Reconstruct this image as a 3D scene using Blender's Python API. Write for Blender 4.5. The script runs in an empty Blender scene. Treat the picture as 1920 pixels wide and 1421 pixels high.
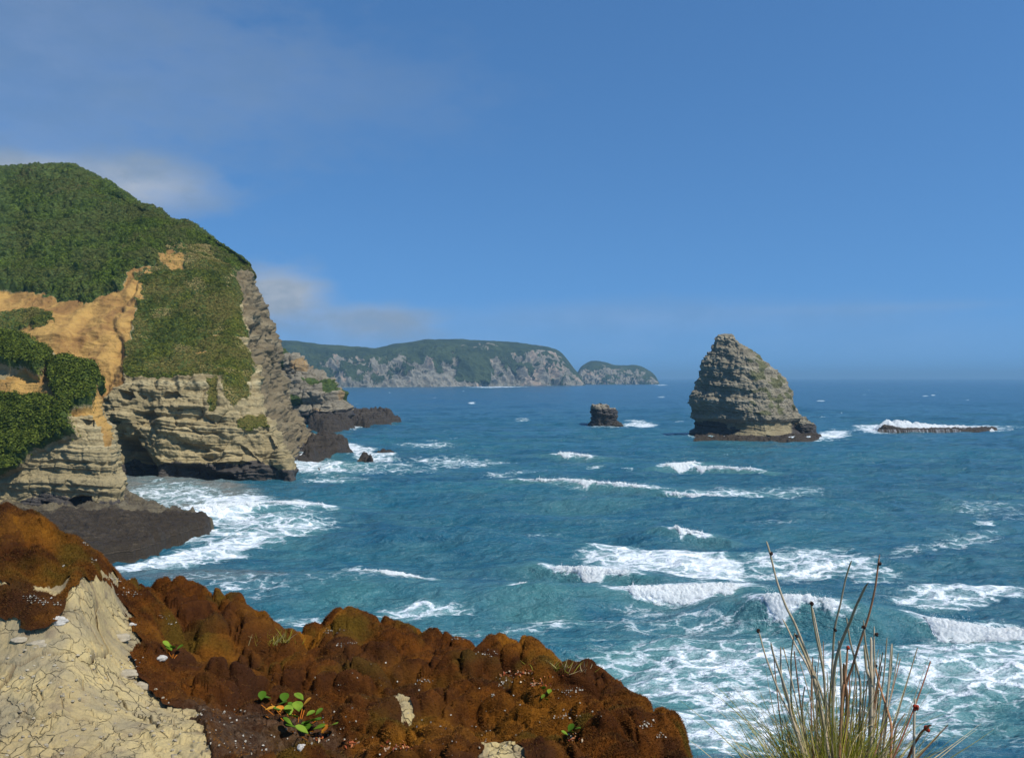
import bpy, math, numpy as np
from math import radians

# ------------------------------------------------------------------ camera, world, sun
EYE = 25.0            # eye height above the sea, metres
F = 1663.0            # focal length in pixels of a 1920 px wide frame
CX, CY = 960.0, 708.0
scene = bpy.context.scene
COL = scene.collection
cam = bpy.data.cameras.new('camera'); camo = bpy.data.objects.new('camera', cam); COL.objects.link(camo)
cam.sensor_width = 36.0; cam.lens = 36.0 * F / 1920.0
cam.clip_start = 0.05; cam.clip_end = 60000
cam.shift_y = (CY - 710.5) / 1920.0
camo.location = (0, 0, EYE); camo.rotation_euler = (radians(90), 0, 0)
scene.camera = camo
SUN_EL, SUN_AZ = radians(53), radians(126)     # azimuth clockwise from +Y (view direction)
world = bpy.data.worlds.new('World'); scene.world = world; world.use_nodes = True
sun = bpy.data.lights.new('sun', 'SUN'); sun.energy = 5.0; sun.angle = radians(0.5); sun.color = (1.0, 0.95, 0.87)
suno = bpy.data.objects.new('sun', sun); COL.objects.link(suno); suno.location = (60, -20, 120)
sd = (math.cos(SUN_EL) * math.sin(SUN_AZ), math.cos(SUN_EL) * math.cos(SUN_AZ), math.sin(SUN_EL))
import mathutils
suno.rotation_euler = mathutils.Vector(sd).to_track_quat('Z', 'Y').to_euler()
scene.view_settings.view_transform = 'Standard'; scene.view_settings.look = 'None'
scene.view_settings.exposure = 0.0; scene.view_settings.gamma = 1.0
scene.cycles.max_bounces = 5; scene.cycles.diffuse_bounces = 2; scene.cycles.glossy_bounces = 2
scene.cycles.volume_bounces = 0; scene.cycles.transmission_bounces = 2; scene.cycles.transparent_max_bounces = 4
scene.cycles.use_denoising = True
SKY_STRENGTH = 0.123

# ------------------------------------------------------------------ node helpers
def N(nt, typ, ins=None, **props):
    n = nt.nodes.new(typ)
    for k, v in props.items(): setattr(n, k, v)
    for k, v in (ins or {}).items():
        s = n.inputs[k]
        if isinstance(v, bpy.types.NodeSocket): nt.links.new(v, s)
        else:
            if isinstance(v, (tuple, list)) and len(v) == 3 and s.type == 'RGBA': v = (*v, 1)
            s.default_value = v
    return n
def mth(nt, op, a, b=0.0, c=0.0, clamp=False):
    n = N(nt, 'ShaderNodeMath', {0: a, 1: b, 2: c}, operation=op, use_clamp=clamp); return n.outputs[0]
def mix(nt, f, a, b, blend='MIX'):
    n = nt.nodes.new('ShaderNodeMix'); n.data_type = 'RGBA'; n.blend_type = blend
    for i, v in ((0, f), (6, a), (7, b)):
        if isinstance(v, bpy.types.NodeSocket): nt.links.new(v, n.inputs[i])
        else: n.inputs[i].default_value = (*v, 1) if isinstance(v, (tuple, list)) and len(v) == 3 else v
    return n.outputs[2]
def sstep(nt, x, lo, hi, a=0.0, b=1.0):
    n = N(nt, 'ShaderNodeMapRange', {0: x, 1: lo, 2: hi, 3: a, 4: b}, interpolation_type='SMOOTHSTEP', clamp=True); return n.outputs[0]
def noise(nt, vec, scale, detail=4, rough=0.55, dist=0.0, out=0):
    return N(nt, 'ShaderNodeTexNoise', {'Vector': vec, 'Scale': scale, 'Detail': detail, 'Roughness': rough, 'Distortion': dist}).outputs[out]
def mapping(nt, vec, scale=(1, 1, 1), rot=(0, 0, 0), loc=(0, 0, 0)):
    return N(nt, 'ShaderNodeMapping', {'Vector': vec, 'Scale': scale, 'Rotation': rot, 'Location': loc}).outputs[0]
def ramp(nt, fac, stops):
    n = N(nt, 'ShaderNodeValToRGB', {0: fac}); e = n.color_ramp.elements
    while len(e) < len(stops): e.new(0.5)
    for el, (p, c) in zip(e, stops): el.position = p; el.color = (*c, 1)
    return n.outputs[0]
def new_mat(name):
    m = bpy.data.materials.new(name); m.use_nodes = True; nt = m.node_tree; nt.nodes.clear()
    out = nt.nodes.new('ShaderNodeOutputMaterial')
    b = nt.nodes.new('ShaderNodeBsdfPrincipled'); nt.links.new(b.outputs[0], out.inputs[0])
    return m, nt, b, out
def setin(nt, b, k, v):
    if isinstance(v, bpy.types.NodeSocket): nt.links.new(v, b.inputs[k])
    else: b.inputs[k].default_value = (*v, 1) if isinstance(v, (tuple, list)) and len(v) == 3 else v
def bumpn(nt, h, dist, strength=1.0, normal=None):
    ins = {'Height': h, 'Distance': dist, 'Strength': strength}
    if normal is not None: ins['Normal'] = normal
    return N(nt, 'ShaderNodeBump', ins).outputs[0]
def attr(nt, name):
    return N(nt, 'ShaderNodeAttribute', attribute_name=name)

# ------------------------------------------------------------------ sky with soft clouds
def build_world():
    nt = world.node_tree; nt.nodes.clear()
    out = nt.nodes.new('ShaderNodeOutputWorld')
    gen = N(nt, 'ShaderNodeTexCoord').outputs['Generated']
    lift = N(nt, 'ShaderNodeVectorMath', {0: N(nt, 'ShaderNodeVectorMath', {0: gen, 1: (0, 0, 0.20)}, operation='ADD').outputs[0]}, operation='NORMALIZE').outputs[0]
    sky = N(nt, 'ShaderNodeTexSky', {'Vector': lift}, sky_type='NISHITA', sun_disc=False, sun_elevation=SUN_EL, sun_rotation=SUN_AZ,
            altitude=200, air_density=1.0, dust_density=0.35, ozone_density=4.0)
    tint = mix(nt, 1.0, sky.outputs[0], (0.66, 1.03, 1.24), 'MULTIPLY')
    sp = N(nt, 'ShaderNodeSeparateXYZ', {0: gen})
    az = mth(nt, 'ARCTAN2', sp.outputs[0], sp.outputs[1])
    el = mth(nt, 'ARCSINE', sp.outputs[2])
    wv = noise(nt, mapping(nt, gen, (1, 1, 2.2)), 5.0, 5, 0.6)
    wv2 = noise(nt, mapping(nt, gen, (1, 1, 2.2), loc=(3, 1, 2)), 13.0, 6, 0.6)
    def blob(a0, e0, ra, re, amp, soft=1.0, wob=0.9):
        u = mth(nt, 'DIVIDE', mth(nt, 'SUBTRACT', az, a0), ra)
        v = mth(nt, 'DIVIDE', mth(nt, 'SUBTRACT', el, e0), re)
        d = mth(nt, 'SQRT', mth(nt, 'ADD', mth(nt, 'MULTIPLY', u, u), mth(nt, 'MULTIPLY', v, v)))
        d = mth(nt, 'ADD', d, mth(nt, 'MULTIPLY', mth(nt, 'SUBTRACT', wv2, 0.5), wob))
        return sstep(nt, d, 1.0 + 0.15, 1.0 - soft, 0.0, amp)
    def ang(px, py):
        a = math.atan((px - CX) / F); e = math.atan((CY - py) / F * math.cos(a)); return a, e
    tot = None
    for (px, py, rx, ry, amp, soft, wob) in [
            (250, 350, 200, 62, 1.15, 0.95, 1.0), (30, 318, 190, 36, 1.1, 0.95, 0.9), (525, 555, 120, 72, 1.25, 0.85, 1.2),
            (690, 602, 160, 40, 1.0, 0.85, 1.3), (640, 640, 260, 34, 0.4, 0.9, 0.8), (40, 90, 560, 280, 0.36, 1.0, 1.4),
            (1250, 590, 600, 40, 0.2, 1.0, 1.0), (1100, 650, 1500, 90, 0.16, 1.0, 0.5), (1650, 577, 330, 14, 0.14, 1.0, 1.0), (40, 330, 330, 120, 0.2, 1.0, 1.0), (560, 170, 480, 130, 0.16, 1.0, 1.8)]:
        a, e = ang(px, py)
        b = blob(a, e, rx / F, ry / F, amp, soft, wob)
        tot = b if tot is None else mth(nt, 'SUBTRACT', mth(nt, 'ADD', tot, b), mth(nt, 'MULTIPLY', tot, b))
    dens = mth(nt, 'MULTIPLY', tot, sstep(nt, wv, 0.25, 0.75, 0.6, 1.15), clamp=True)
    cc = mix(nt, sstep(nt, wv2, 0.35, 0.7), (2.3, 2.9, 3.7), (3.7, 4.1, 4.7))
    c = mix(nt, dens, tint, cc)
    bg = N(nt, 'ShaderNodeBackground', {'Color': c, 'Strength': SKY_STRENGTH})
    nt.links.new(bg.outputs[0], out.inputs[0])
build_world()

# ------------------------------------------------------------------ numpy noise
rng = np.random.default_rng(11)
_P = rng.permutation(256).astype(np.int32); _P = np.concatenate([_P, _P, _P])
_G = rng.normal(size=(256, 3)); _G = (_G / np.linalg.norm(_G, axis=1)[:, None]).astype(np.float32) * 1.5
def pn(x, y, z=0.0):
    x = np.asarray(x, np.float32); y = np.asarray(y, np.float32); z = np.asarray(z, np.float32)
    x, y, z = np.broadcast_arrays(x, y, z)
    xi = np.floor(x); yi = np.floor(y); zi = np.floor(z)
    fx = x - xi; fy = y - yi; fz = z - zi
    xi = xi.astype(np.int32) & 255; yi = yi.astype(np.int32) & 255; zi = zi.astype(np.int32) & 255
    u = fx * fx * fx * (fx * (fx * 6 - 15) + 10); v = fy * fy * fy * (fy * (fy * 6 - 15) + 10); w = fz * fz * fz * (fz * (fz * 6 - 15) + 10)
    def g(dx, dy, dz):
        h = _P[_P[_P[xi + dx] + yi + dy] + zi + dz]
        G = _G[h]
        return G[..., 0] * (fx - dx) + G[..., 1] * (fy - dy) + G[..., 2] * (fz - dz)
    x00 = g(0, 0, 0); x00 += u * (g(1, 0, 0) - x00); x10 = g(0, 1, 0); x10 += u * (g(1, 1, 0) - x10)
    x01 = g(0, 0, 1); x01 += u * (g(1, 0, 1) - x01); x11 = g(0, 1, 1); x11 += u * (g(1, 1, 1) - x11)
    x00 += v * (x10 - x00); x01 += v * (x11 - x01)
    return x00 + w * (x01 - x00)
def fbm(x, y, z=0.0, o=4, g=0.5):
    s = 0; a = 1.0
    for i in range(o):
        k = 2.03 ** i
        s = s + a * pn(x * k + 17.3 * i, y * k + 5.1 * i, np.asarray(z) * k + 9.7 * i); a *= g
    return s
def n1(t, seed=0.0): return pn(t, np.float32(seed + 0.37), np.float32(seed * 1.7 + 0.61))
def ss(x, a, b):
    t = np.clip((x - a) / (b - a), 0, 1); return t * t * (3 - 2 * t)
def worley(x, y, z=None):
    """F1, F2 of a jittered cell grid; 2-D or 3-D"""
    D = 2 if z is None else 3
    c = [np.asarray(x, np.float32), np.asarray(y, np.float32)] + ([] if z is None else [np.asarray(z, np.float32)])
    ci = [np.floor(k).astype(np.int32) for k in c]
    f1 = np.full(c[0].shape, 9, np.float32); f2 = f1.copy(); cid = np.zeros(c[0].shape, np.int32)
    for dx in (-1, 0, 1):
        for dy in (-1, 0, 1):
            for dz in ((0,) if D == 2 else (-1, 0, 1)):
                ix = ci[0] + dx; iy = ci[1] + dy; iz = (ci[2] + dz) if D == 3 else np.zeros_like(ix)
                h = _P[_P[_P[ix & 255] + (iy & 255)] + (iz & 255)]
                J = _G[h] * 0.27 + 0.5
                d = (ix + J[..., 0] - c[0]) ** 2 + (iy + J[..., 1] - c[1]) ** 2
                if D == 3: d = d + (iz + J[..., 2] - c[2]) ** 2
                d = np.sqrt(d)
                nearer = d < f1
                f2 = np.where(nearer, f1, np.minimum(f2, d)); cid = np.where(nearer, h, cid); f1 = np.where(nearer, d, f1)
    return f1, f2, cid

# ------------------------------------------------------------------ geometry helpers
def at(px, py, Y):  return np.array([(px - CX) / F * Y, Y, EYE - (py - CY) / F * Y])
def sea_Y(py, z=0.0): return (EYE - z) * F / (py - CY)
def to_px(V): return CX + V[..., 0] / V[..., 1] * F, CY + (EYE - V[..., 2]) / V[..., 1] * F
def mesh_np(name, V, Fc, mats, attrs=None, smooth=True, origin=None, parent=None, midx=None):
    V = np.ascontiguousarray(V, np.float32).reshape(-1, 3)
    if origin is not None: V = V - np.asarray(origin, np.float32)
    Fc = np.ascontiguousarray(Fc, np.int32); k = Fc.shape[1]
    me = bpy.data.meshes.new(name)
    me.vertices.add(len(V)); me.vertices.foreach_set('co', V.ravel())
    me.loops.add(Fc.size); me.loops.foreach_set('vertex_index', Fc.ravel())
    me.polygons.add(len(Fc)); me.polygons.foreach_set('loop_start', np.arange(0, Fc.size, k, dtype=np.int32))
    me.polygons.foreach_set('loop_total', np.full(len(Fc), k, np.int32))
    me.update(calc_edges=True)
    me.polygons.foreach_set('use_smooth', np.full(len(Fc), smooth, bool))
    for m in (mats if isinstance(mats, (list, tuple)) else [mats]): me.materials.append(m)
    if midx is not None: me.polygons.foreach_set('material_index', np.asarray(midx, np.int32))
    for an, A in (attrs or {}).items():
        a = me.color_attributes.new(an, 'FLOAT_COLOR', 'POINT')
        B = np.ones((len(V), 4), np.float32); A = np.asarray(A, np.float32).reshape(len(V), -1); B[:, :A.shape[1]] = A
        a.data.foreach_set('color', B.ravel())
    o = bpy.data.objects.new(name, me); COL.objects.link(o)
    if origin is not None: o.location = tuple(float(q) for q in origin)
    if parent is not None:
        o.parent = parent
        o.location = tuple(np.array(o.location) - np.array(parent.location))
    return o
def grid_faces(nr, nc, keep=None):
    i = np.arange(nr - 1)[:, None] * nc + np.arange(nc - 1)[None, :]
    Fc = np.stack([i, i + 1, i + nc + 1, i + nc], -1).reshape(-1, 4)
    if keep is not None: Fc = Fc[keep.ravel()]
    return Fc
def compact(V, Fc, *arrs):
    used = np.zeros(len(V), bool); used[Fc.ravel()] = True
    idx = np.cumsum(used) - 1
    return (V[used], idx[Fc]) + tuple(a[used] for a in arrs)
def crom(P, t, seg):
    n = P.shape[0]; i = seg
    p0 = P[np.clip(i - 1, 0, n - 1)]; p1 = P[i]; p2 = P[np.clip(i + 1, 0, n - 1)]; p3 = P[np.clip(i + 2, 0, n - 1)]
    t = t.reshape((-1,) + (1,) * (P.ndim - 1)); k = 0.42
    m1 = (p2 - p0) * k; m2 = (p3 - p1) * k
    return (2 * t**3 - 3 * t**2 + 1) * p1 + (t**3 - 2 * t**2 + t) * m1 + (-2 * t**3 + 3 * t**2) * p2 + (t**3 - t**2) * m2
def net(rows, step=1.1, cap=90, mn=4, rowcap=None):
    """bicubic surface through a net of (px, py, Y) control points; samples follow the net's size in the picture"""
    R = np.array([[at(*p) for p in r] for r in rows]); Q = np.array(rows, float)[..., :2]
    def spans(A):
        L = np.linalg.norm(np.diff(A, axis=0), axis=-1)
        L = np.percentile(L, 75, axis=1) if L.ndim > 1 else L
        cnt = np.clip(np.ceil(L / step), mn, cap).astype(int)
        seg = np.concatenate([np.full(c, i) for i, c in enumerate(cnt)] + [[len(cnt) - 1]])
        t = np.concatenate([np.arange(c) / c for c in cnt] + [[1.0]])
        return seg.astype(int), t
    def spans_r(A):
        seg, t = spans(A)
        if not rowcap: return seg, t
        cnt = [min(int((seg == i).sum()) if i < A.shape[0] - 2 else int((seg == i).sum()) - 1, rowcap.get(i, 999)) for i in range(A.shape[0] - 1)]
        return np.concatenate([np.full(c, i) for i, c in enumerate(cnt)] + [[len(cnt) - 1]]).astype(int), np.concatenate([np.arange(c) / c for c in cnt] + [[1.0]])
    sr, tr = spans_r(Q); sc, tc = spans(Q.transpose(1, 0, 2))
    S = crom(R, tr, sr); S = crom(S.transpose(1, 0, 2), tc, sc).transpose(1, 0, 2)
    return S
def normals(S):
    du = np.gradient(S, axis=1); dv = np.gradient(S, axis=0)
    n = np.cross(du, dv); n /= np.linalg.norm(n, axis=-1, keepdims=True) + 1e-9
    return n
def poly_sdf(px, py, poly):
    """signed distance in px, positive inside"""
    inside = np.zeros(px.shape, bool); d = np.full(px.shape, 1e9)
    n = len(poly)
    for i in range(n):
        x0, y0 = poly[i]; x1, y1 = poly[(i + 1) % n]
        dx, dy = x1 - x0, y1 - y0
        t = np.clip(((px - x0) * dx + (py - y0) * dy) / (dx * dx + dy * dy + 1e-9), 0, 1)
        d = np.minimum(d, np.hypot(px - x0 - t * dx, py - y0 - t * dy))
        c = ((y0 > py) != (y1 > py))
        with np.errstate(divide='ignore', invalid='ignore'):
            inside ^= c & (px < (x1 - x0) * (py - y0) / (y1 - y0 + 1e-12) + x0)
    return np.where(inside, d, -d)
def tag(o, label=None, cat=None, group=None, kind=None):
    if label: o['label'] = label
    if cat: o['category'] = cat
    if group: o['group'] = group
    if kind: o['kind'] = kind
    return o
def empty(name, loc):
    o = bpy.data.objects.new(name, None); COL.objects.link(o); o.location = tuple(float(v) for v in loc); o.empty_display_size = 0.2; return o
def tube(pts, rad, sides=6):
    pts = np.asarray(pts, float); n = len(pts); rad = np.broadcast_to(np.asarray(rad, float), (n,))
    T = np.gradient(pts, axis=0); T /= np.linalg.norm(T, axis=1)[:, None] + 1e-9
    ref = np.array([0.3, 1, 0.1]); A = np.cross(T, ref); A /= np.linalg.norm(A, axis=1)[:, None] + 1e-9; B = np.cross(T, A)
    a = np.arange(sides) / sides * 2 * math.pi
    V = pts[:, None] + rad[:, None, None] * (np.cos(a)[None, :, None] * A[:, None] + np.sin(a)[None, :, None] * B[:, None])
    i = np.arange(n - 1)[:, None] * sides; j = np.arange(sides)[None]; k = (j + 1) % sides
    Fc = np.stack([i + j, i + k, i + sides + k, i + sides + j], -1).reshape(-1, 4)
    return V.reshape(-1, 3), Fc
def join(parts):
    V = []; Fc = []; n = 0
    for v, f in parts: V.append(v); Fc.append(f + n); n += len(v)
    return np.concatenate(V), np.concatenate(Fc)
def cards(P, Nn, size, rg, up=0.5, aspect=0.6, tri=False):
    """small leaf faces at points P; size per point"""
    n = len(P); r = rg.normal(size=(n, 3)); nn = Nn * up + r * 0.55; nn /= np.linalg.norm(nn, axis=1)[:, None]
    a = np.cross(nn, rg.normal(size=(n, 3))); a /= np.linalg.norm(a, axis=1)[:, None] + 1e-9; b = np.cross(nn, a)
    s = np.asarray(size).reshape(-1, 1) * np.ones((n, 1)); w = s * aspect
    V = np.stack([P - a * s * 0.5, P + b * w * 0.5 + a * s * 0.1 + nn * s * 0.12, P + a * s * 0.5, P - b * w * 0.5 + a * s * 0.1 + nn * s * 0.12], 1)
    Fc = np.arange(n * 4).reshape(n, 4)
    return V.reshape(-1, 3), Fc

# ------------------------------------------------------------------ materials
def rock_mat(name, cols, freq=0.5, bump=0.25, wet=(0.035, 0.03, 0.025), veg=((0.035, 0.06, 0.012), (0.085, 0.12, 0.025)),
             earth=((0.23, 0.12, 0.036), (0.43, 0.255, 0.07)), fine=1.0, rough=0.9, lichen=None, tilt=(0, 0, 0)):
    """layered rock; vertex mask: R plants, G bare earth, B wet dark rock"""
    m, nt, b, out = new_mat(name)
    pos = N(nt, 'ShaderNodeTexCoord').outputs['Object']
    big = noise(nt, pos, 0.06 * fine, 5, 0.6); mid = noise(nt, pos, 0.45 * fine, 6, 0.65); fin = noise(nt, pos, 2.6 * fine, 6, 0.7)
    sp = N(nt, 'ShaderNodeSeparateXYZ', {0: mapping(nt, pos, rot=tilt)})
    w = mth(nt, 'ADD', mth(nt, 'MULTIPLY', sp.outputs[2], freq), mth(nt, 'MULTIPLY', mid, 1.3))
    st = N(nt, 'ShaderNodeTexNoise', {'W': w, 'Scale': 1.0, 'Detail': 5.0, 'Roughness': 0.7}, noise_dimensions='1D').outputs[0]
    c = ramp(nt, st, [(0.3, cols[0]), (0.46, cols[1]), (0.58, cols[2]), (0.72, cols[3])])
    c = mix(nt, sstep(nt, big, 0.35, 0.68), c, mix(nt, 0.5, cols[0], cols[2]))
    c = mix(nt, sstep(nt, fin, 0.35, 0.8, 0.0, 0.5), c, mix(nt, 0.45, cols[0], (0.03, 0.025, 0.02)))
    if lichen:
        c = mix(nt, mth(nt, 'MULTIPLY', sstep(nt, noise(nt, pos, 0.9 * fine, 7, 0.7, 0.6), 0.52, 0.66), 0.7), c, lichen)
    a = N(nt, 'ShaderNodeSeparateColor', {0: attr(nt, 'mask').outputs['Color']})
    ec = mix(nt, sstep(nt, noise(nt, mapping(nt, pos, (1, 1, 0.5)), 0.10 * fine, 7, 0.68, 0.6), 0.36, 0.62), earth[0], earth[1])
    def edge(s, wob=0.5):
        return sstep(nt, mth(nt, 'ADD', s, mth(nt, 'MULTIPLY', mth(nt, 'SUBTRACT', fin, 0.5), wob)), 0.38, 0.62)
    c = mix(nt, edge(a.outputs[1]), c, ec)
    wetm = edge(a.outputs[2], 0.8)
    c = mix(nt, wetm, c, mix(nt, fin, wet, tuple(min(1, v * 2.4) for v in wet)))
    vm = edge(a.outputs[0], 0.9)
    vc = mix(nt, sstep(nt, noise(nt, pos, 0.25 * fine, 5, 0.65), 0.35, 0.65), veg[0], veg[1])
    vc = mix(nt, sstep(nt, fin, 0.35, 0.75, 0, 0.5), vc, tuple(v * 0.5 for v in veg[0]))
    c = mix(nt, vm, c, vc)
    setin(nt, b, 'Base Color', c)
    setin(nt, b, 'Roughness', mth(nt, 'SUBTRACT', rough, mth(nt, 'MULTIPLY', wetm, 0.4)))
    b.inputs['Specular IOR Level'].default_value = 0.25
    h = mth(nt, 'ADD', mth(nt, 'MULTIPLY', st, 1.6), mth(nt, 'ADD', mth(nt, 'MULTIPLY', mid, 1.2), mth(nt, 'MULTIPLY', fin, 0.6)))
    setin(nt, b, 'Normal', bumpn(nt, h, bump, 0.9))
    return m
def leaf_mat(name, c0, c1, scale=0.3, trans=0.0, rough=0.7, dry=None, patch=None):
    m, nt, b, out = new_mat(name)
    pos = N(nt, 'ShaderNodeTexCoord').outputs['Object']
    t = N(nt, 'ShaderNodeSeparateColor', {0: attr(nt, 'tint').outputs['Color']})
    f = mth(nt, 'ADD', mth(nt, 'MULTIPLY', noise(nt, pos, scale, 4, 0.6), 0.9), mth(nt, 'MULTIPLY', mth(nt, 'SUBTRACT', t.outputs[0], 0.5), 0.6))
    c = mix(nt, sstep(nt, f, 0.2, 0.75), c0, c1)
    if patch: c = mix(nt, sstep(nt, noise(nt, pos, scale * 0.33, 6, 0.7), 0.42, 0.58, 0, 0.9), c, patch)
    if dry: c = mix(nt, sstep(nt, t.outputs[1], 0.6, 0.95), c, dry)
    setin(nt, b, 'Base Color', c); b.inputs['Roughness'].default_value = rough; b.inputs['Specular IOR Level'].default_value = 0.1
    if trans:
        tr = N(nt, 'ShaderNodeBsdfTranslucent', {'Color': c}); ms = N(nt, 'ShaderNodeMixShader', {0: trans, 1: b.outputs[0], 2: tr.outputs[0]})
        nt.links.new(ms.outputs[0], out.inputs[0])
    return m
def foam_mat():
    m, nt, b, out = new_mat('foam')
    pos = N(nt, 'ShaderNodeTexCoord').outputs['Object']
    f = noise(nt, pos, 1.5, 6, 0.7)
    setin(nt, b, 'Base Color', mix(nt, sstep(nt, f, 0.3, 0.7), (0.85, 0.90, 0.90), (0.93, 0.96, 0.96)))
    b.inputs['Roughness'].default_value = 0.8; b.inputs['Specular IOR Level'].default_value = 0.2
    setin(nt, b, 'Normal', bumpn(nt, noise(nt, pos, 3.5, 8, 0.75), 0.2, 0.7))
    tr = N(nt, 'ShaderNodeBsdfTranslucent', {'Color': (0.96, 0.96, 0.94)}); ms = N(nt, 'ShaderNodeMixShader', {0: 0.5, 1: b.outputs[0], 2: tr.outputs[0]})
    nt.links.new(ms.outputs[0], out.inputs[0])
    return m
M_FOAM = foam_mat()
def crest_mat():
    m = foam_mat(); m.name = 'breaking_foam'; nt = m.node_tree; out = [n for n in nt.nodes if n.type == 'OUTPUT_MATERIAL'][0]
    pos = N(nt, 'ShaderNodeTexCoord').outputs['Object']; a = N(nt, 'ShaderNodeSeparateColor', {0: attr(nt, 'mask').outputs['Color']})
    n_ = noise(nt, mapping(nt, pos, (0.6, 1, 1)), 1.6, 8, 0.75, 0.4)
    al = sstep(nt, mth(nt, 'ADD', a.outputs[0], mth(nt, 'MULTIPLY', mth(nt, 'SUBTRACT', n_, 0.5), 2.2)), 0.25, 0.6)
    src = out.inputs[0].links[0].from_socket; tr = nt.nodes.new('ShaderNodeBsdfTransparent')
    ms = N(nt, 'ShaderNodeMixShader', {0: al, 1: tr.outputs[0], 2: src}); nt.links.new(ms.outputs[0], out.inputs[0])
    return m
M_CREST = crest_mat()
def runoff_mat():
    m, nt, b, out = new_mat('thin_runoff'); pos = N(nt, 'ShaderNodeTexCoord').outputs['Object']
    setin(nt, b, 'Base Color', mix(nt, sstep(nt, noise(nt, pos, 1.3, 4), 0.35, 0.65), (0.16, 0.15, 0.14), (0.50, 0.52, 0.53))); b.inputs['Roughness'].default_value = 0.4
    return m
M_RUN = runoff_mat()

def water_mat():
    m, nt, b, out = new_mat('sea_water')
    pos = N(nt, 'ShaderNodeTexCoord').outputs['Object']
    a = N(nt, 'ShaderNodeSeparateColor', {0: attr(nt, 'mask').outputs['Color']})   # R foam, G green shallow, B silt
    big = noise(nt, mapping(nt, pos, (0.35, 1, 1)), 0.02, 4, 0.6); mid = noise(nt, mapping(nt, pos, (0.5, 1, 1)), 0.11, 4, 0.6)
    c = mix(nt, sstep(nt, big, 0.35, 0.65), (0.010, 0.076, 0.130), (0.017, 0.112, 0.165))
    c = mix(nt, mth(nt, 'MULTIPLY', sstep(nt, mid, 0.42, 0.72), 0.5), c, (0.030, 0.145, 0.165))
    c = mix(nt, sstep(nt, mth(nt, 'ADD', a.outputs[1], mth(nt, 'MULTIPLY', mth(nt, 'SUBTRACT', mid, 0.5), 0.7)), 0.15, 1.0), c, (0.060, 0.185, 0.185))
    c = mix(nt, sstep(nt, a.outputs[2], 0.1, 0.9), c, (0.19, 0.185, 0.16))
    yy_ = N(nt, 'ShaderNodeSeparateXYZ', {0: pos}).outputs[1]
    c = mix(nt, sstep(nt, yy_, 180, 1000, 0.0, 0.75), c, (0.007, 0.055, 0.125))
    # lace: warped cell edges and fine threads
    wv = N(nt, 'ShaderNodeTexNoise', {'Vector': mapping(nt, pos, (0.6, 1, 1)), 'Scale': 0.35, 'Detail': 6.0, 'Roughness': 0.65})
    wp = N(nt, 'ShaderNodeVectorMath', {0: mapping(nt, pos, (0.55, 1.0, 1)), 1: N(nt, 'ShaderNodeVectorMath', {0: wv.outputs['Color'], 1: (5.0, 5.0, 0.0)}, operation='MULTIPLY').outputs[0]}, operation='ADD').outputs[0]
    v1 = N(nt, 'ShaderNodeTexVoronoi', {'Vector': wp, 'Scale': 0.55}, feature='DISTANCE_TO_EDGE', voronoi_dimensions='2D').outputs['Distance']
    v2 = N(nt, 'ShaderNodeTexVoronoi', {'Vector': wp, 'Scale': 1.6}, feature='DISTANCE_TO_EDGE', voronoi_dimensions='2D').outputs['Distance']
    c = mix(nt, sstep(nt, noise(nt, mapping(nt, pos, (0.3, 1.2, 1), rot=(0, 0, 0.1)), 0.35, 6, 0.7), 0.38, 0.66, 0, 0.55), c, (0.065, 0.17, 0.19))
    cov = N(nt, 'ShaderNodeTexNoise', {'Vector': mapping(nt, pos, (0.7, 1.0, 1), rot=(0, 0, 0.12)), 'Scale': 0.24, 'Detail': 8.0, 'Roughness': 0.66, 'Distortion': 1.0}).outputs[0]
    l1 = sstep(nt, v1, 0.22, 0.0); l2 = sstep(nt, v2, 0.30, 0.0)
    lace = mth(nt, 'ADD', mth(nt, 'MULTIPLY', l1, 0.29), mth(nt, 'MULTIPLY', l2, 0.09))
    tot = mth(nt, 'ADD', mth(nt, 'ADD', cov, lace), mth(nt, 'MULTIPLY', a.outputs[0], 0.62))
    strk = noise(nt, mapping(nt, pos, (0.35, 1.1, 1), rot=(0, 0, 0.08)), 0.7, 7, 0.68, 0.6)
    tot = mth(nt, 'ADD', tot, mth(nt, 'MULTIPLY', mth(nt, 'SUBTRACT', strk, 0.5), 0.35))
    fm = mth(nt, 'MULTIPLY', sstep(nt, tot, 0.88, 1.34), sstep(nt, a.outputs[0], 0.02, 0.25))
    c = mix(nt, mth(nt, 'MULTIPLY', sstep(nt, tot, 0.62, 1.05), sstep(nt, a.outputs[0], 0.0, 0.6, 0, 0.7)), c, (0.16, 0.31, 0.32))
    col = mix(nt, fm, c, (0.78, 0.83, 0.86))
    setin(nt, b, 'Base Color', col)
    setin(nt, b, 'Roughness', mth(nt, 'ADD', 0.22, mth(nt, 'MULTIPLY', fm, 0.6)))
    b.inputs['IOR'].default_value = 1.33; setin(nt, b, 'Specular IOR Level', 0.5)
    r1 = noise(nt, mapping(nt, pos, (0.45, 1, 1), rot=(0, 0, 0.15)), 0.55, 6, 0.62, 0.3)
    r2 = noise(nt, mapping(nt, pos, (0.6, 1, 1), rot=(0, 0, -0.2)), 2.2, 4, 0.6)
    h = mth(nt, 'ADD', mth(nt, 'MULTIPLY', r1, 1.0), mth(nt, 'MULTIPLY', r2, 0.22))
    nrm = bumpn(nt, h, 1.3, 1.0)
    nrm = bumpn(nt, mth(nt, 'MULTIPLY', fm, cov), 0.25, 0.5, nrm)
    setin(nt, b, 'Normal', nrm)
    return m

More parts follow.
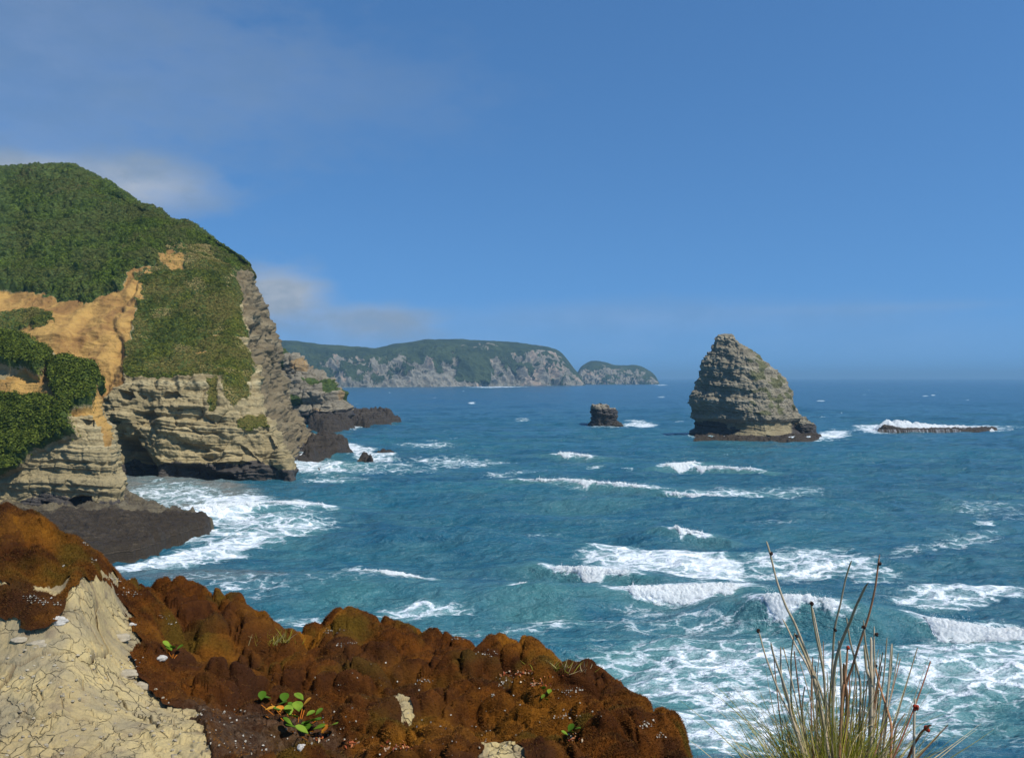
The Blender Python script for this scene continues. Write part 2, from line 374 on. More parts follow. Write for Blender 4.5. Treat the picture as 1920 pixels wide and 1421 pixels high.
# ------------------------------------------------------------------ the sea
# breakers: crest traced as (px, y of crest, y of foot) left to right, all on the water plane
BREAK = [
 dict(p=[(1044,860,864),(1052,850,865),(1066,844,866),(1078,851,865),(1106,858,863)], l='small lone whitecap in mid water between the small rock and the long breaker'),
 dict(p=[(1242,880,884),(1256,868,885),(1272,866,886),(1292,870,885),(1306,874,881)], l='rounded white breaker just below the big sea stack, left one of a touching pair'),
 dict(p=[(1302,880,885),(1316,870,887),(1334,873,885),(1360,879,884),(1402,881,884)], l='tapering white breaker below the big sea stack, right one of a touching pair'),
 dict(p=[(988,894,899),(1010,898,908),(1050,904,910),(1075,903,921),(1100,903,925),(1130,905,920),(1160,905,914),(1202,912,917)], l='long white breaker in mid water with its thickest lump in the middle'),
 dict(p=[(1243,921,925),(1266,927,935),(1300,934,942),(1330,936,941),(1352,938,941)], l='thin white foam line starting below the sea stack and trailing right'),
 dict(p=[(1248,1000,1003),(1256,992,1010),(1276,1000,1022),(1300,1002,1018),(1318,1012,1017)], l='small spiky whitecap standing above the largest foam field'),
 dict(p=[(1034,1056,1064),(1050,1036,1082),(1075,1030,1094),(1102,1046,1106),(1126,1066,1108),(1150,1072,1096),(1172,1074,1084)], l='large curling breaker at the left end of the foam field'),
 dict(p=[(1164,1126,1134),(1186,1104,1142),(1220,1098,1146),(1262,1104,1148),(1300,1108,1150),(1344,1104,1147),(1372,1108,1150),(1392,1126,1138)], l='broad thick white roller in front of the foam field'),
 dict(p=[(1421,1152,1164),(1440,1130,1178),(1468,1124,1186),(1500,1132,1182),(1530,1148,1170),(1545,1158,1164)], l='round lump of white surf behind the tall rush stems'),
 dict(p=[(1712,1176,1182),(1738,1180,1204),(1770,1186,1214),(1806,1194,1217),(1850,1206,1220),(1890,1216,1228),(1960,1224,1236)], l='slanting white breaker at the right edge of the picture'),
 dict(p=[(680,1084,1090),(700,1082,1098),(728,1090,1104),(760,1088,1102),(784,1084,1098),(802,1084,1089)], l='white crest above the mossy ledge, left of the other near breakers'),
 dict(p=[(966,1124,1130),(982,1114,1132),(1000,1110,1126),(1022,1114,1122),(1042,1120,1124)], l='small arched white crest above the middle of the mossy ledge'),
 dict(p=[(366,958,964),(390,944,972),(408,930,974),(426,918,970),(444,926,964),(470,928,958),(496,938,955),(520,943,951)], l='tall burst of white surf at the mouth of the dark cove'),
 dict(p=[(500,944,950),(530,948,958),(570,950,960),(600,950,958),(622,954,957)], l='long white crest trailing right from the cove'),
]
BPOLY = []
for B in BREAK:      # a nearly straight crest line; the foam tumbles from it down to the traced foot
    q = np.array(B['p'], float); Yf = sea_Y(q[:, 2]); Y0 = Yf.min(); T = q[:, 1].min() - CY
    h = float(np.clip(0.8 * (EYE * F / T - Y0) / (1.5 + F / T), 0.3, 1.9))
    x = (q[:, 0] - CX) / F * Yf; Yt = (EYE - h) * F / (q[:, 1] - CY)
    b = float(np.clip(np.polyfit(x, Yt, 1)[0], -0.55, 0.55)); k = np.argmin(Yf)
    BPOLY.append(dict(x=x, yf=Yf, h=h, b=b, x0=x[0], x1=x[-1], xk=x[k], yk=Y0 + 1.35 * h))
def crest_y(P, x): return P['yk'] + P['b'] * (np.clip(x, P['x0'] - 3, P['x1'] + 3) - P['xk'])
def crest_h(P, x):
    L = P['x1'] - P['x0']; o = np.maximum(0, np.maximum(P['x0'] + 0.1 * L - x, x - P['x1'] + 0.1 * L))
    return P['h'] * np.exp(-(o / (0.65 * L + 4)) ** 2) * (0.9 + 0.2 * pn(x / 3.0, P['yk'], 0.5))
def foot_y(P, x): return np.minimum(np.interp(x, P['x'], P['yf']), crest_y(P, x) - 0.25 * P['h'])
SWELL = [  # dark unbroken swell faces: (px0, px1, py, height)
 (560, 900, 925, 1.0), (1180, 1560, 848, 1.2), (1230, 1600, 962, 1.3), (640, 1010, 1030, 1.5), (1600, 1900, 915, 1.2), (1380, 1700, 975, 1.4),
 (540, 760, 1106, 0.9), (1380, 1700, 1176, 1.2), (980, 1180, 836, 0.9), (760, 1010, 820, 0.8), (1500, 1800, 858, 0.9), (1180, 1300, 1024, 1.2), (860, 1150, 1142, 0.7), (470, 600, 985, 1.2)]
def seaH(x, y, small=True):
    w1 = pn(x / 70.0, y / 45.0, 3.1)
    wx = x + 6 * pn(x / 40, y / 30, 8.2)
    amp = 0.35 + 0.65 * ss(pn(x / 60, y / 50, 1.7), -0.4, 0.5)
    ph = (y + 9 * w1 + 0.10 * wx) / 24.0 * 2 * math.pi
    h = 1.25 * amp * (1.2 * (0.5 + 0.5 * np.sin(ph)) ** 2 - 0.4)
    r = 1 - 2 * np.abs(pn(wx / 17 + 3, y / 7.5, 4.4)); h = h + 0.52 * r
    r = 1 - 2 * np.abs(pn(x / 7.5 + y / 30, y / 3.6, 7.7)); h = h + 0.36 * r
    if small:
        r = 1 - 2 * np.abs(pn(x / 3.2 - y / 20, y / 1.7, 2.2)); h = h + 0.20 * r
        r = 1 - 2 * np.abs(pn(x / 1.3, y / 0.8, 5.2)); h = h + 0.055 * r
    h = h * np.clip(1.0 - 0.3 * ss(y, 400, 2500), 0, 1)
    for P in BPOLY:
        L = P['x1'] - P['x0']
        m = (x > P['x0'] - 2 * L - 12) & (x < P['x1'] + 2 * L + 12) & (y > P['yk'] - 16) & (y < P['yk'] + 24)
        if not m.any(): continue
        hh = crest_h(P, x[m]); d = y[m] - crest_y(P, x[m]); k = P['h']
        b = hh * np.where(d < 0, np.exp(-(d / (0.95 * k)) ** 2), np.exp(-(d / (3.6 * k)) ** 2))
        h[m] = h[m] * (1 - 0.7 * b / P['h']) + b - 0.2 * hh * np.exp(-((d + 3.4 * k) / (1.8 * k)) ** 2)
    for (pa, pb, py, hs) in SWELL:
        Y = sea_Y(py); xa = (pa - CX) / F * Y; xb = (pb - CX) / F * Y; c = (xa + xb) / 2; L = (xb - xa) / 2
        yy = Y + 0.04 * (x - c) + 2.5 * pn(x / 14, 9.1 + py, 0.0)
        d = y - yy
        e = np.exp(-np.abs((x - c) / L) ** 3)
        h = h + hs * 0.95 * e * np.where(d < 0, np.exp(-(d / 2.3) ** 2), np.exp(-(d / 7.0) ** 2))
    return h
# foam fields (px, py, rx, ry, slope, amount)
FOAM = [
 (1290,1070,130,26,0.12,0.95),(1200,1060,120,26,0.10,0.9),(1150,1086,60,18,0.0,0.9),(1520,1062,150,30,-0.03,0.72),(1640,1085,70,14,0.1,0.55),
 (1830,1128,170,22,-0.10,0.75),(1790,1022,90,14,-0.1,0.50),(1700,1040,60,12,-0.2,0.4),(1400,1290,330,85,0.06,0.66),(1250,1250,160,40,0.0,0.55),
 (1830,1270,180,60,0.10,0.72),(1760,1330,120,40,0.05,0.6),(1500,1370,330,60,0.0,0.70),(1900,1190,90,18,0.1,0.6),(1860,1400,120,40,0,0.25),
 (430,960,90,30,-0.10,0.95),(330,932,120,22,0.02,0.70),(350,965,110,12,0.05,0.6),(480,1000,150,36,-0.12,0.72),(400,1040,150,18,-0.22,0.85),(300,1062,100,12,-0.25,0.95),
 (560,995,60,12,-0.15,0.7),(560,955,70,8,0.03,0.8),(600,880,60,18,0.05,0.85),(660,845,50,12,0.2,0.9),(585,870,40,14,0.3,0.9),(850,872,110,9,0.02,0.62),(700,885,120,14,0,0.40),
 (960,893,60,6,-0.1,0.5),(800,838,60,5,0.02,0.5),(650,800,40,8,0,0.85),(700,790,60,10,0,0.3),(745,1095,70,14,-0.05,0.6),(640,1078,60,7,-0.1,0.62),(600,1175,90,20,-0.05,0.55),(560,1170,60,12,0,0.6),
 (790,1155,110,13,-0.05,0.60),(820,1018,60,6,0.05,0.45),(1000,1185,90,20,-0.2,0.40),(950,1015,110,8,-0.08,0.30),(870,1190,120,14,0,0.3),
 (1420,940,150,9,0.03,0.70),(1480,930,70,6,0,0.45),(1120,915,110,12,0.03,0.45),(1560,818,36,9,-0.1,0.95),(1420,824,150,5,0.02,0.85),(1500,826,60,5,0,0.8),
 (1760,806,140,6,0.0,0.95),(1640,808,40,7,0.05,0.9),(1200,799,34,5,0.02,0.9),(1150,802,60,3,0,0.7),(1190,791,22,3,0,0.6),(1440,985,90,7,0,0.2),(1350,1120,90,16,0,0.5),(1560,1165,40,10,0,0.4),
 (1280,1175,200,22,0.03,0.33),(1850,960,90,22,0.1,0.32),(1845,992,20,5,0,0.6),(600,1100,140,20,0,0.25),(430,1110,140,20,0.1,0.35),(640,726,300,1.3,-0.01,0.5),(930,726,60,1.0,-0.01,0.9),
 (1240,722,14,1.0,0,0.7),(840,812,16,2,0,0.7),(885,757,8,1.5,0,0.9),(980,790,14,2,0,0.5),(1735,743,6,1.5,0,0.6),(1750,742,5,1.2,0,0.7),(1540,753,8,1.6,0,0.6),(1240,745,8,1.4,0,0.5),(560,882,40,10,0.2,0.8),(700,860,50,9,0.1,0.75),(620,905,70,8,0,0.5),
 (410,1090,130,10,0.12,0.35),(1130,760,10,1.5,0,0.4),(1480,800,6,2,0,0.5)]
GREEN = [(1350,1300,420,150,1.0),(1800,1300,260,120,1.0),(700,1130,260,70,0.6),(520,1000,140,60,0.75),(1100,950,190,34,0.55),(620,880,120,34,0.7),(1830,950,160,36,0.55),(1250,1080,260,70,0.5),
 (1500,1170,200,34,0.9),(1000,1150,150,50,0.75),(850,1180,200,60,0.6),(600,1090,110,24,0.6),(860,1040,200,20,0.25),(1420,835,160,9,0.45),(600,820,90,20,0.5),(1760,815,160,8,0.4),(1100,875,120,12,0.3),(1780,1030,160,26,0.4)]
SILT = [(330,932,170,44,1.0),(380,1090,230,34,0.45),(1290,1200,180,24,0.22)]
def build_sea():
    rr = np.concatenate([[709.8, 710.1, 710.5, 711, 711.6, 712.4, 713.2, 714], np.arange(715, 1425, 0.85), np.arange(1430, 1800, 12), [2100, 2700, 4500]])
    Y = EYE * F / (rr - CY)
    far = 2100 + 60 * np.cumsum(1.22 ** np.arange(18)); near = -260 - 60 * np.cumsum(1.22 ** np.arange(18))
    cc = np.concatenate([near[::-1], np.arange(-240, 2080, 2.0), far])
    PX, YY = np.meshgrid(cc, Y); X = (PX - CX) / F * YY
    PY = np.broadcast_to(rr[:, None], PX.shape)
    x = X.ravel(); y = YY.ravel(); px = PX.ravel(); py = PY.ravel()
    h = np.zeros_like(x); near_m = y < 6000
    h[near_m] = seaH(x[near_m].copy(), y[near_m].copy())
    foam = np.zeros_like(x); green = np.zeros_like(x); silt = np.zeros_like(x)
    wob = 0.35 * fbm(x / 6.0, y / 4.0, 0.0, 3)
    for (cx, cy, rx, ry, sl, am) in FOAM:
        m = (np.abs(px - cx) < rx * 1.7) & (np.abs(py - cy - sl * (px - cx)) < ry * 1.9)
        u = (px[m] - cx) / rx; v = (py[m] - cy - sl * (px[m] - cx)) / ry
        d = np.sqrt(u * u + v * v) + wob[m] * 0.8
        foam[m] = np.maximum(foam[m], am * (1 - ss(d, 0.45, 1.35)))
    for (cx, cy, rx, ry, am) in GREEN:
        m = (np.abs(px - cx) < rx * 1.6) & (np.abs(py - cy) < ry * 1.6)
        d = np.hypot((px[m] - cx) / rx, (py[m] - cy) / ry) + wob[m] * 0.5
        green[m] = np.maximum(green[m], am * (1 - ss(d, 0.2, 1.3)))
    for (cx, cy, rx, ry, am) in SILT:
        m = (np.abs(px - cx) < rx * 1.6) & (np.abs(py - cy) < ry * 1.6)
        d = np.hypot((px[m] - cx) / rx, (py[m] - cy) / ry) + wob[m] * 0.3
        silt[m] = np.maximum(silt[m], am * (1 - ss(d, 0.5, 1.2)))
    for P in BPOLY:
        m = (x > P['x0'] - 25) & (x < P['x1'] + 25) & (np.abs(y - P['yk']) < 30); xx = x[m]; yy = y[m]; k = P['h']; L = P['x1'] - P['x0']
        dx = np.maximum(0, np.maximum(P['x0'] - xx, xx - P['x1'])); d = yy - crest_y(P, xx); wv_ = wob[m]
        green[m] = np.maximum(green[m], 0.8 * np.exp(-(np.where(d < 0, d / (2.4 * k), d / (2.2 * k))) ** 2) * np.exp(-(dx / (0.5 * L + 3)) ** 2))
        a = yy - foot_y(P, xx) + 1.2 * wv_; w = ss(a, -0.9, 0.5) * ss(-d + 1.5 * wv_, -2.6 * k, -0.3 * k) * np.exp(-(dx / (0.12 * L + 0.6)) ** 2)
        foam[m] = np.maximum(foam[m], 0.98 * w)
    # scattered small whitecaps
    capn = pn(x / 9, y / 4.5, 12.3) + 0.35 * pn(x / 60, y / 60, 1.3)
    capt = np.where(y > 250, 0.74, 0.76)
    foam = np.maximum(foam, 0.52 * ss(capn, capt, capt + 0.12) * (y > 90) * (y < 1800))
    V = np.stack([x, y, h], 1)
    V[:, 2] -= (y / 1000.0) ** 2 * 0.0
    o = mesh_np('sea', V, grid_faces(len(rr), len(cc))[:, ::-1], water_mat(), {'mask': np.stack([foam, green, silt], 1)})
    tag(o, kind='structure')
    return o
build_sea()
# seabed below everything
def flat_sheet(name, x0, x1, y0, y1, z, mat, seg=2):
    V = np.array([[x0, y0, z], [x1, y0, z], [x1, y1, z], [x0, y1, z]], float)
    return mesh_np(name, V, np.array([[0, 1, 2, 3]]), mat)

def build_breakers():
    rg = np.random.default_rng(5)
    for B, P in zip(BREAK, BPOLY):
        L = P['x1'] - P['x0']; hm = P['h']; Ym = P['yk']; cell = max(0.07, Ym / F * 0.8)
        nx = int(np.clip(L * 1.25 / cell, 30, 420)); xs = np.linspace(P['x0'] - 0.12 * L, P['x1'] + 0.12 * L, nx)
        yf = foot_y(P, xs) - 0.35 * hm; yb = crest_y(P, xs) + 0.9 * hm; hh = crest_h(P, xs)
        ny = int(np.clip((yb - yf).max() / cell * 1.3, 30, 200)); t = np.linspace(0, 1, ny)[:, None]
        X = np.broadcast_to(xs[None], (ny, nx)).copy(); Yy = yf[None] + t * (yb - yf)[None]
        sea = seaH(X.ravel().copy(), Yy.ravel().copy()).reshape(X.shape)
        nz = fbm(X / 0.7, Yy / 0.7, 3.3, 4, 0.65); nz2 = fbm(X / 2.0, Yy / 1.6, 6.1, 3); u = (X - P['x0']) / L
        da = Yy - foot_y(P, xs)[None]; db = crest_y(P, xs)[None] + 0.35 * hm - Yy
        env = ss(da / hm + 0.35 * nz2 + 0.25 * nz, -0.25, 0.35) * ss(db / hm + 0.3 * nz2 + 0.2 * nz, -0.3, 0.3) * ss(u + 0.04 * nz2, -0.08, 0.12) * (1 - ss(u + 0.04 * nz2, 0.88, 1.08))
        bill = 0.7 * np.abs(pn(X / 0.9, Yy / 0.8, sea / 0.8)) + 0.6 * np.abs(pn(X / 0.36, Yy / 0.32, sea / 0.32)) + 0.35 * np.abs(pn(X / 0.16, Yy / 0.15, sea / 0.15))
        th = (0.3 * hm + 0.15) * env * (0.25 + 0.75 * bill) * (0.4 + 0.6 * np.exp(-((db / hm - 0.5) / 0.8) ** 2))
        Z = sea + th + 0.02 - 0.2 * (1 - ss(env, 0.0, 0.15))
        V = np.stack([X, Yy - 0.35 * th, Z], -1)
        e = env; keep = (np.maximum.reduce([e[:-1, :-1], e[1:, :-1], e[:-1, 1:], e[1:, 1:]]) > 0.03)
        Fc = grid_faces(ny, nx, keep)
        V2, F2, E2 = compact(V.reshape(-1, 3), Fc, np.stack([env, env, env], -1).reshape(-1, 3))
        org = (float(P['x'].mean()), float(Ym), 0.0)
        root = empty('breaking_wave', org); tag(root, B['l'], 'wave', 'white breaking waves on the sea')
        mesh_np('foam_crest', V2, F2, M_CREST, {'mask': E2}, origin=org, parent=root)
        # thrown drops along the crest
        n = int(120 + 40 * L); k = rg.integers(0, nx, n)
        sx = np.clip(xs[k] + rg.normal(size=n) * 0.1, P['x0'] + 0.1 * L, P['x1'] - 0.1 * L); sy = crest_y(P, sx) + rg.normal(size=n) * 0.3 * hm
        sz = seaH(sx.copy(), sy.copy()) + hh[k] * 0.18 + np.abs(rg.normal(size=n)) * 0.16 * hh[k]
        Vd, Fd = cards(np.stack([sx, sy, sz], 1), np.tile([0, 0, 1.0], (n, 1)), rg.uniform(0.3, 1.0, n) * cell * 1.3, rg, 0.2, 0.8)
        mesh_np('spray', Vd, Fd, M_FOAM, origin=org, parent=root)['kind'] = 'stuff'
build_breakers()

# ------------------------------------------------------------------ shared rock displacement
def strata(S, sc=1.0, tilt=0.03, seed=0.0):
    x, y, z = S[..., 0] / sc, S[..., 1] / sc, S[..., 2] / sc
    q = z + tilt * x + 1.3 * pn(x / 22, y / 22, z / 22 + seed) + 0.35 * pn(x / 5, y / 5, z / 4)
    d = 0.9 * ss(n1(q / 3.1, seed), -0.18, 0.10) + 0.5 * ss(n1(q / 1.2, seed + 3), -0.12, 0.12) + 0.25 * ss(n1(q / 0.5, seed + 7), -0.15, 0.15)
    return d * sc
def blocks(S, sc=1.0, seed=0.0):
    x, y, z = S[..., 0] / sc, S[..., 1] / sc, S[..., 2] / sc
    wx = x + 0.8 * pn(x / 3, y / 3, z / 3); 
    f1, f2, c = worley(wx / 3.6, y / 3.6 + seed, z / 2.4)
    return (0.8 * (c / 255.0) + 0.9 * np.minimum(f2 - f1, 0.25) * 2) * sc
def gullies(S, sc=1.0, seed=0.0):
    x, y, z = S[..., 0] / sc, S[..., 1] / sc, S[..., 2] / sc
    return -np.abs(pn(x / 9 + seed, y / 9, z / 40)) * sc
def lumps(S, size, seed=0.0):
    f1, f2, c = worley(S[..., 0] / size + seed, S[..., 1] / size, S[..., 2] / size)
    return np.sqrt(np.clip(1 - f1 * f1 * 1.4, 0, 1)) + 0.25 * (c / 255.0)

def scatter_on(S, mask, n, size, rg, lift=0.0, up=0.6, margin=0):
    H, W = mask.shape; Nn = normals(S)
    p = (mask ** 1.5).ravel(); p = p / p.sum()
    k = rg.choice(len(p), n, p=p); r, c = k // W, k % W
    r2 = np.clip(r + 1, 0, H - 1); c2 = np.clip(c + 1, 0, W - 1); a = rg.random((n, 1)); b = rg.random((n, 1))
    P = S[r, c] + a * (S[r2, c] - S[r, c]) + b * (S[r, c2] - S[r, c])
    nn = Nn[r, c].copy(); flip = (nn[:, 2] < 0) & (np.abs(nn[:, 2]) > 0.1); nn[flip] *= -1
    return P, nn, lambda s: cards(P + nn * lift * rg.random((n, 1)), nn + np.array([0, 0, 0.5]), s, rg, up)

# ------------------------------------------------------------------ big green headland (left)
TAN = [(0.17, 0.13, 0.06), (0.33, 0.26, 0.13), (0.41, 0.33, 0.175), (0.52, 0.43, 0.24)]
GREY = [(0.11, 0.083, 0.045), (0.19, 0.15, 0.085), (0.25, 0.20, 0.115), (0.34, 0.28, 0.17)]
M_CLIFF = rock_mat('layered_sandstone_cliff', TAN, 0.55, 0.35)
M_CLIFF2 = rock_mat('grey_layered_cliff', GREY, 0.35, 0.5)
M_SHRUB = leaf_mat('coastal_scrub_leaves', (0.028, 0.052, 0.004), (0.15, 0.205, 0.020), 0.16, 0.2, dry=(0.17, 0.14, 0.05), patch=(0.115, 0.125, 0.03))
M_SHRUB3 = leaf_mat('bluff_shrub_leaves', (0.030, 0.050, 0.005), (0.135, 0.165, 0.020), 0.3, 0.2, dry=(0.2, 0.17, 0.06))
M_SHRUB2 = leaf_mat('slope_grass_and_scrub', (0.032, 0.052, 0.005), (0.17, 0.18, 0.022), 0.2, 0.2, dry=(0.34, 0.27, 0.10), patch=(0.20, 0.17, 0.045))

def headland():
    # columns: -200,0,70,130,190,240,300,370,430 | prow | side1 | side2(silhouette) | behind1 | behind2
    rows = [
     # below sea level
     [(-260,960,215),(0,925,212),(70,925,212),(130,925,212),(190,930,210),(240,930,209),(300,930,208),(370,930,208),(440,930,208),(520,930,209),(572,925,212),(585,885,262),(606,862,298),(590,850,330),(430,850,380)],
     # water line
     [(-260,912,216),(0,912,214),(70,912,214),(130,912,214),(190,912,211),(240,912,210),(300,914,209),(370,914,210),(440,906,211),(515,905,211),(566,906,213),(572,868,264),(600,850,300),(585,840,330),(430,840,380)],
     [(-260,860,218),(0,860,216),(70,860,216),(130,860,216),(190,860,212),(240,865,212),(300,868,210),(370,866,211),(440,862,212),(505,862,213),(546,866,216),(560,835,266),(590,825,302),(575,825,332),(430,825,380)],
     [(-260,800,220),(0,800,217),(70,800,217),(130,800,217),(190,800,214),(240,800,213),(300,800,212),(370,800,213),(440,800,214),(495,805,216),(526,812,220),(546,790,268),(575,790,304),(565,790,335),(430,790,380)],
     [(-260,740,222),(0,740,219),(70,740,219),(130,740,219),(190,745,216),(240,742,215),(300,740,214),(370,740,215),(430,740,217),(470,748,220),(505,760,225),(528,745,268),(552,750,305),(545,750,338),(430,750,380)],
     [(-260,715,224),(0,715,222),(70,715,222),(130,722,220),(190,722,218),(240,706,219),(300,704,218),(370,702,219),(420,700,221),(452,705,224),(482,712,229),(505,700,262),(534,706,300),(535,700,340),(430,700,380)],
     [(-260,660,234),(0,655,232),(70,650,232),(130,655,230),(190,660,226),(240,660,228),(300,655,231),(360,652,233),(410,648,234),(445,652,236),(470,655,240),(492,640,262),(526,655,296),(525,650,340),(430,650,380)],
     [(-260,608,246),(0,606,244),(70,602,242),(130,604,240),(190,606,238),(240,600,242),(290,592,246),(350,588,248),(400,585,249),(432,588,249),(455,592,251),(480,585,266),(513,606,294),(510,600,340),(430,600,380)],
     [(-260,560,262),(0,562,258),(70,566,256),(130,566,254),(190,556,254),(245,528,258),(290,520,260),(340,520,262),(385,518,264),(415,525,264),(438,532,266),(466,540,276),(494,558,292),(490,560,340),(430,560,380)],
     [(-260,520,275),(0,520,274),(70,520,272),(130,520,270),(190,512,268),(245,496,270),(290,480,272),(335,476,274),(375,480,276),(405,488,277),(430,496,279),(458,508,284),(482,524,291),(478,530,340),(430,530,380)],
     [(-260,440,302),(0,440,300),(70,440,298),(130,440,297),(190,445,294),(245,450,292),(285,452,290),(328,454,289),(366,460,289),(398,470,290),(424,480,291),(450,494,292),(474,510,292),(470,520,340),(430,520,380)],
     [(-260,352,334),(0,350,333),(65,346,331),(125,345,330),(185,362,326),(240,392,319),(280,408,313),(325,426,307),(362,438,303),(394,452,300),(420,466,298),(445,482,296),(470,502,294),(466,514,340),(430,514,380)],
     [(-260,322,352),(0,320,350),(65,317,348),(135,319,345),(190,345,338),(240,376,328),(280,396,321),(322,416,314),(360,430,309),(392,445,305),(418,460,301),(443,476,299),(468,498,296),(464,512,340),(430,512,380)],
     [(-260,330,400),(0,330,400),(65,330,400),(135,335,395),(190,362,390),(240,392,380),(280,412,370),(322,432,360),(360,446,350),(392,461,345),(418,476,342),(443,490,342),(462,510,344),(456,524,360),(430,524,400)],
     [(-260,380,460),(0,380,460),(65,380,460),(135,390,455),(190,410,450),(240,440,440),(280,460,430),(322,480,420),(360,496,410),(392,511,400),(418,526,392),(440,540,390),(445,560,390),(445,580,400),(430,600,420)]]
    S = net(rows, 1.0, 110)
    H, W = S.shape[:2]
    px, py = to_px(S)
    nz = fbm(S[..., 0] / 9, S[..., 1] / 9, S[..., 2] / 9, 4, 0.6); nzf = fbm(S[..., 0] / 2.5, S[..., 1] / 2.5, S[..., 2] / 2.5, 3)
    qx = px + 9 * nz + 3 * nzf; qy = py + 9 * fbm(S[..., 0] / 8 + 30, S[..., 1] / 8, S[..., 2] / 8, 4, 0.6) + 2.5 * nzf
    # plant cover, as shapes in the picture turned into places on the surface
    hill = poly_sdf(qx, qy, [(-400,200),(600,200),(600,400),(492,520),(474,508),(455,505),(430,492),(400,470),(380,452),(352,462),(310,458),(300,482),(285,496),(262,500),(245,512),(225,540),(190,552),(150,560),(110,556),(60,545),(0,544),(-400,544)])
    ex = px + 17 * nz + 6 * nzf; ey = qy + 6 * nz
    slope = poly_sdf(ex, ey, [(262,516),(285,505),(298,470),(345,452),(398,452),(436,484),(452,522),(456,575),(458,620),(468,655),(480,695),(465,706),(430,708),(395,690),(340,700),(290,700),(240,708),(232,690),(236,640),(248,600),(246,560)])
    patch = poly_sdf(qx, qy, [(-300,575),(0,578),(60,572),(105,584),(100,598),(60,606),(0,612),(-300,620)])
    gul = poly_sdf(qx, qy, [(392,700),(412,700),(410,740),(398,775),(386,770)]); tuft = poly_sdf(qx, qy, [(445,782),(470,775),(495,780),(498,795),(470,803),(448,798)])
    hang = poly_sdf(qx, qy, [(420,700),(470,700),(470,745),(440,760),(425,745)])
    vg = np.maximum.reduce([ss(hill, -2, 3), ss(slope, -3, 4), ss(patch, -3, 4), 0.75 * ss(gul, -3, 3), 0.9 * ss(tuft, -3, 3), 0.62 * ss(hang, -4, 4)])
    bare = poly_sdf(qx, qy, [(300,470),(345,465),(352,490),(320,500),(300,495)]); vg = vg * (1 - 0.8 * ss(bare, -3, 3))
    vg = vg * (1 - 0.85 * ss(pn(S[..., 0] / 7, S[..., 1] / 7, S[..., 2] / 5 + 40) - 0.012 * slope.clip(-10, 20), 0.40, 0.55) * (slope > -5))
    vg = np.maximum(vg, 0.6 * (py < 520) * (S[..., 1] > 340))
    scar = poly_sdf(qx, qy, [(-400,548),(0,548),(90,556),(180,558),(235,530),(262,500),(292,494),(285,512),(258,530),(250,560),(248,600),(238,650),(235,700),(200,735),(182,760),(160,740),(120,690),(90,650),(0,640),(-400,640)])
    earth = np.maximum(ss(scar, -3, 4), 0.8 * ss(slope, -2, 4)) * (1 - 0.9 * vg)
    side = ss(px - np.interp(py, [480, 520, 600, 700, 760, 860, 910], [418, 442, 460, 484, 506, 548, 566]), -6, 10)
    earth = np.maximum(earth, 0.85 * (1 - vg) * ss(px, 455, 425) * ss(py, 575, 560) * (hill < 3))
    brown = poly_sdf(qx, qy, [(405,490),(470,505),(485,560),(450,640),(425,560)]); earth = np.maximum(earth, 0.40 * ss(brown, -4, 6) * (1 - vg))
    wet = ss(S[..., 2] + 1.6 * nz, 5.2, 3.0) 
    # displacement
    Nn = normals(S)
    if Nn[H // 3, W // 3, 1] > 0: Nn = -Nn
    rockw = (1 - vg) * (1 - 0.75 * earth)
    smo = ss(pn(S[..., 0] / 13, S[..., 1] / 13, S[..., 2] / 7 + 3), -0.25, 0.35)
    d = rockw * ((0.35 + 0.85 * smo) * (1 - 0.92 * side) * strata(S, 1.15, 0.05, 1.0) + (0.4 + 0.8 * smo) * (1 - side) * blocks(S, 1.5) + 2.2 * gullies(S, 1.2, 2.0) + 0.6 * nzf + 0.9 * nz - 1.2)
    d = d + side * rockw * (1.6 * nz + 1.0 * nzf) - side * rockw * (4.0 * np.abs(pn(S[..., 0] / 6, S[..., 1] / 6, S[..., 2] / 60)) + 1.5 * np.abs(pn(S[..., 0] / 2.8, S[..., 1] / 2.8, S[..., 2] / 40)))
    lm0 = lumps(S, 9.0, 2.0); lm = lumps(S, 3.8) ; lm2 = lumps(S, 1.7, 7.0)
    d = d + vg * (0.6 * fbm(S[..., 0] / 4.5 + 3, S[..., 1] / 4.5, S[..., 2] / 4.5, 4, 0.6) - 0.9 + 1.4 * lm0 * ss(hill, -4, 10) + 1.0 * lm * lm2 + 0.6 * lm2 + 1.2 * nz - 1.6) * (1 - 0.7 * ss(px, 380, 460)) * np.where(hill > 0, 1.0, 0.55)
    d = d + vg * ss(hill, -2, 14) * 1.6 * (1 - ss(px, 330, 430))
    d = d + earth * (1.0 * fbm(S[..., 0] / 12, S[..., 1] / 12, S[..., 2] / 5, 4) - 1.0 - 0.7 * np.abs(pn(S[..., 0] / 3.5, S[..., 1] / 3.5, S[..., 2] / 22)))
    S2 = S + Nn * d[..., None]
    # sea cave, overhang and hollows: pushed into the cliff
    def push(poly, depth, soft):
        s = poly_sdf(px + 5 * nz + 2 * nzf, py + 4 * nz, poly); S2[..., 1] += depth * ss(s, -1, soft) * (S[..., 1] < 260)
        return s
    push([(205,800),(244,792),(262,812),(258,835),(275,850),(300,862),(345,868),(382,868),(405,880),(440,886),(452,905),(452,940),(200,940)], 2.4, 12)
    push([(205,820),(246,820),(262,850),(290,880),(290,940),(200,940)], 6.0, 16)
    push([(300,742),(312,733),(332,732),(340,742),(330,750),(303,750)], 2.2, 4)
    push([(226,735),(248,734),(254,745),(238,752),(226,750)], 2.0, 4)
    push([(246,770),(280,765),(300,785),(262,800),(246,810)], 1.6, 6)
    push([(448,832),(462,838),(488,868),(480,874),(452,850)], 1.6, 4)
    push([(330,822),(392,842),(388,848),(330,832)], 1.2, 3)
    push([(385,866),(470,866),(470,880),(385,882)], 1.5, 4)
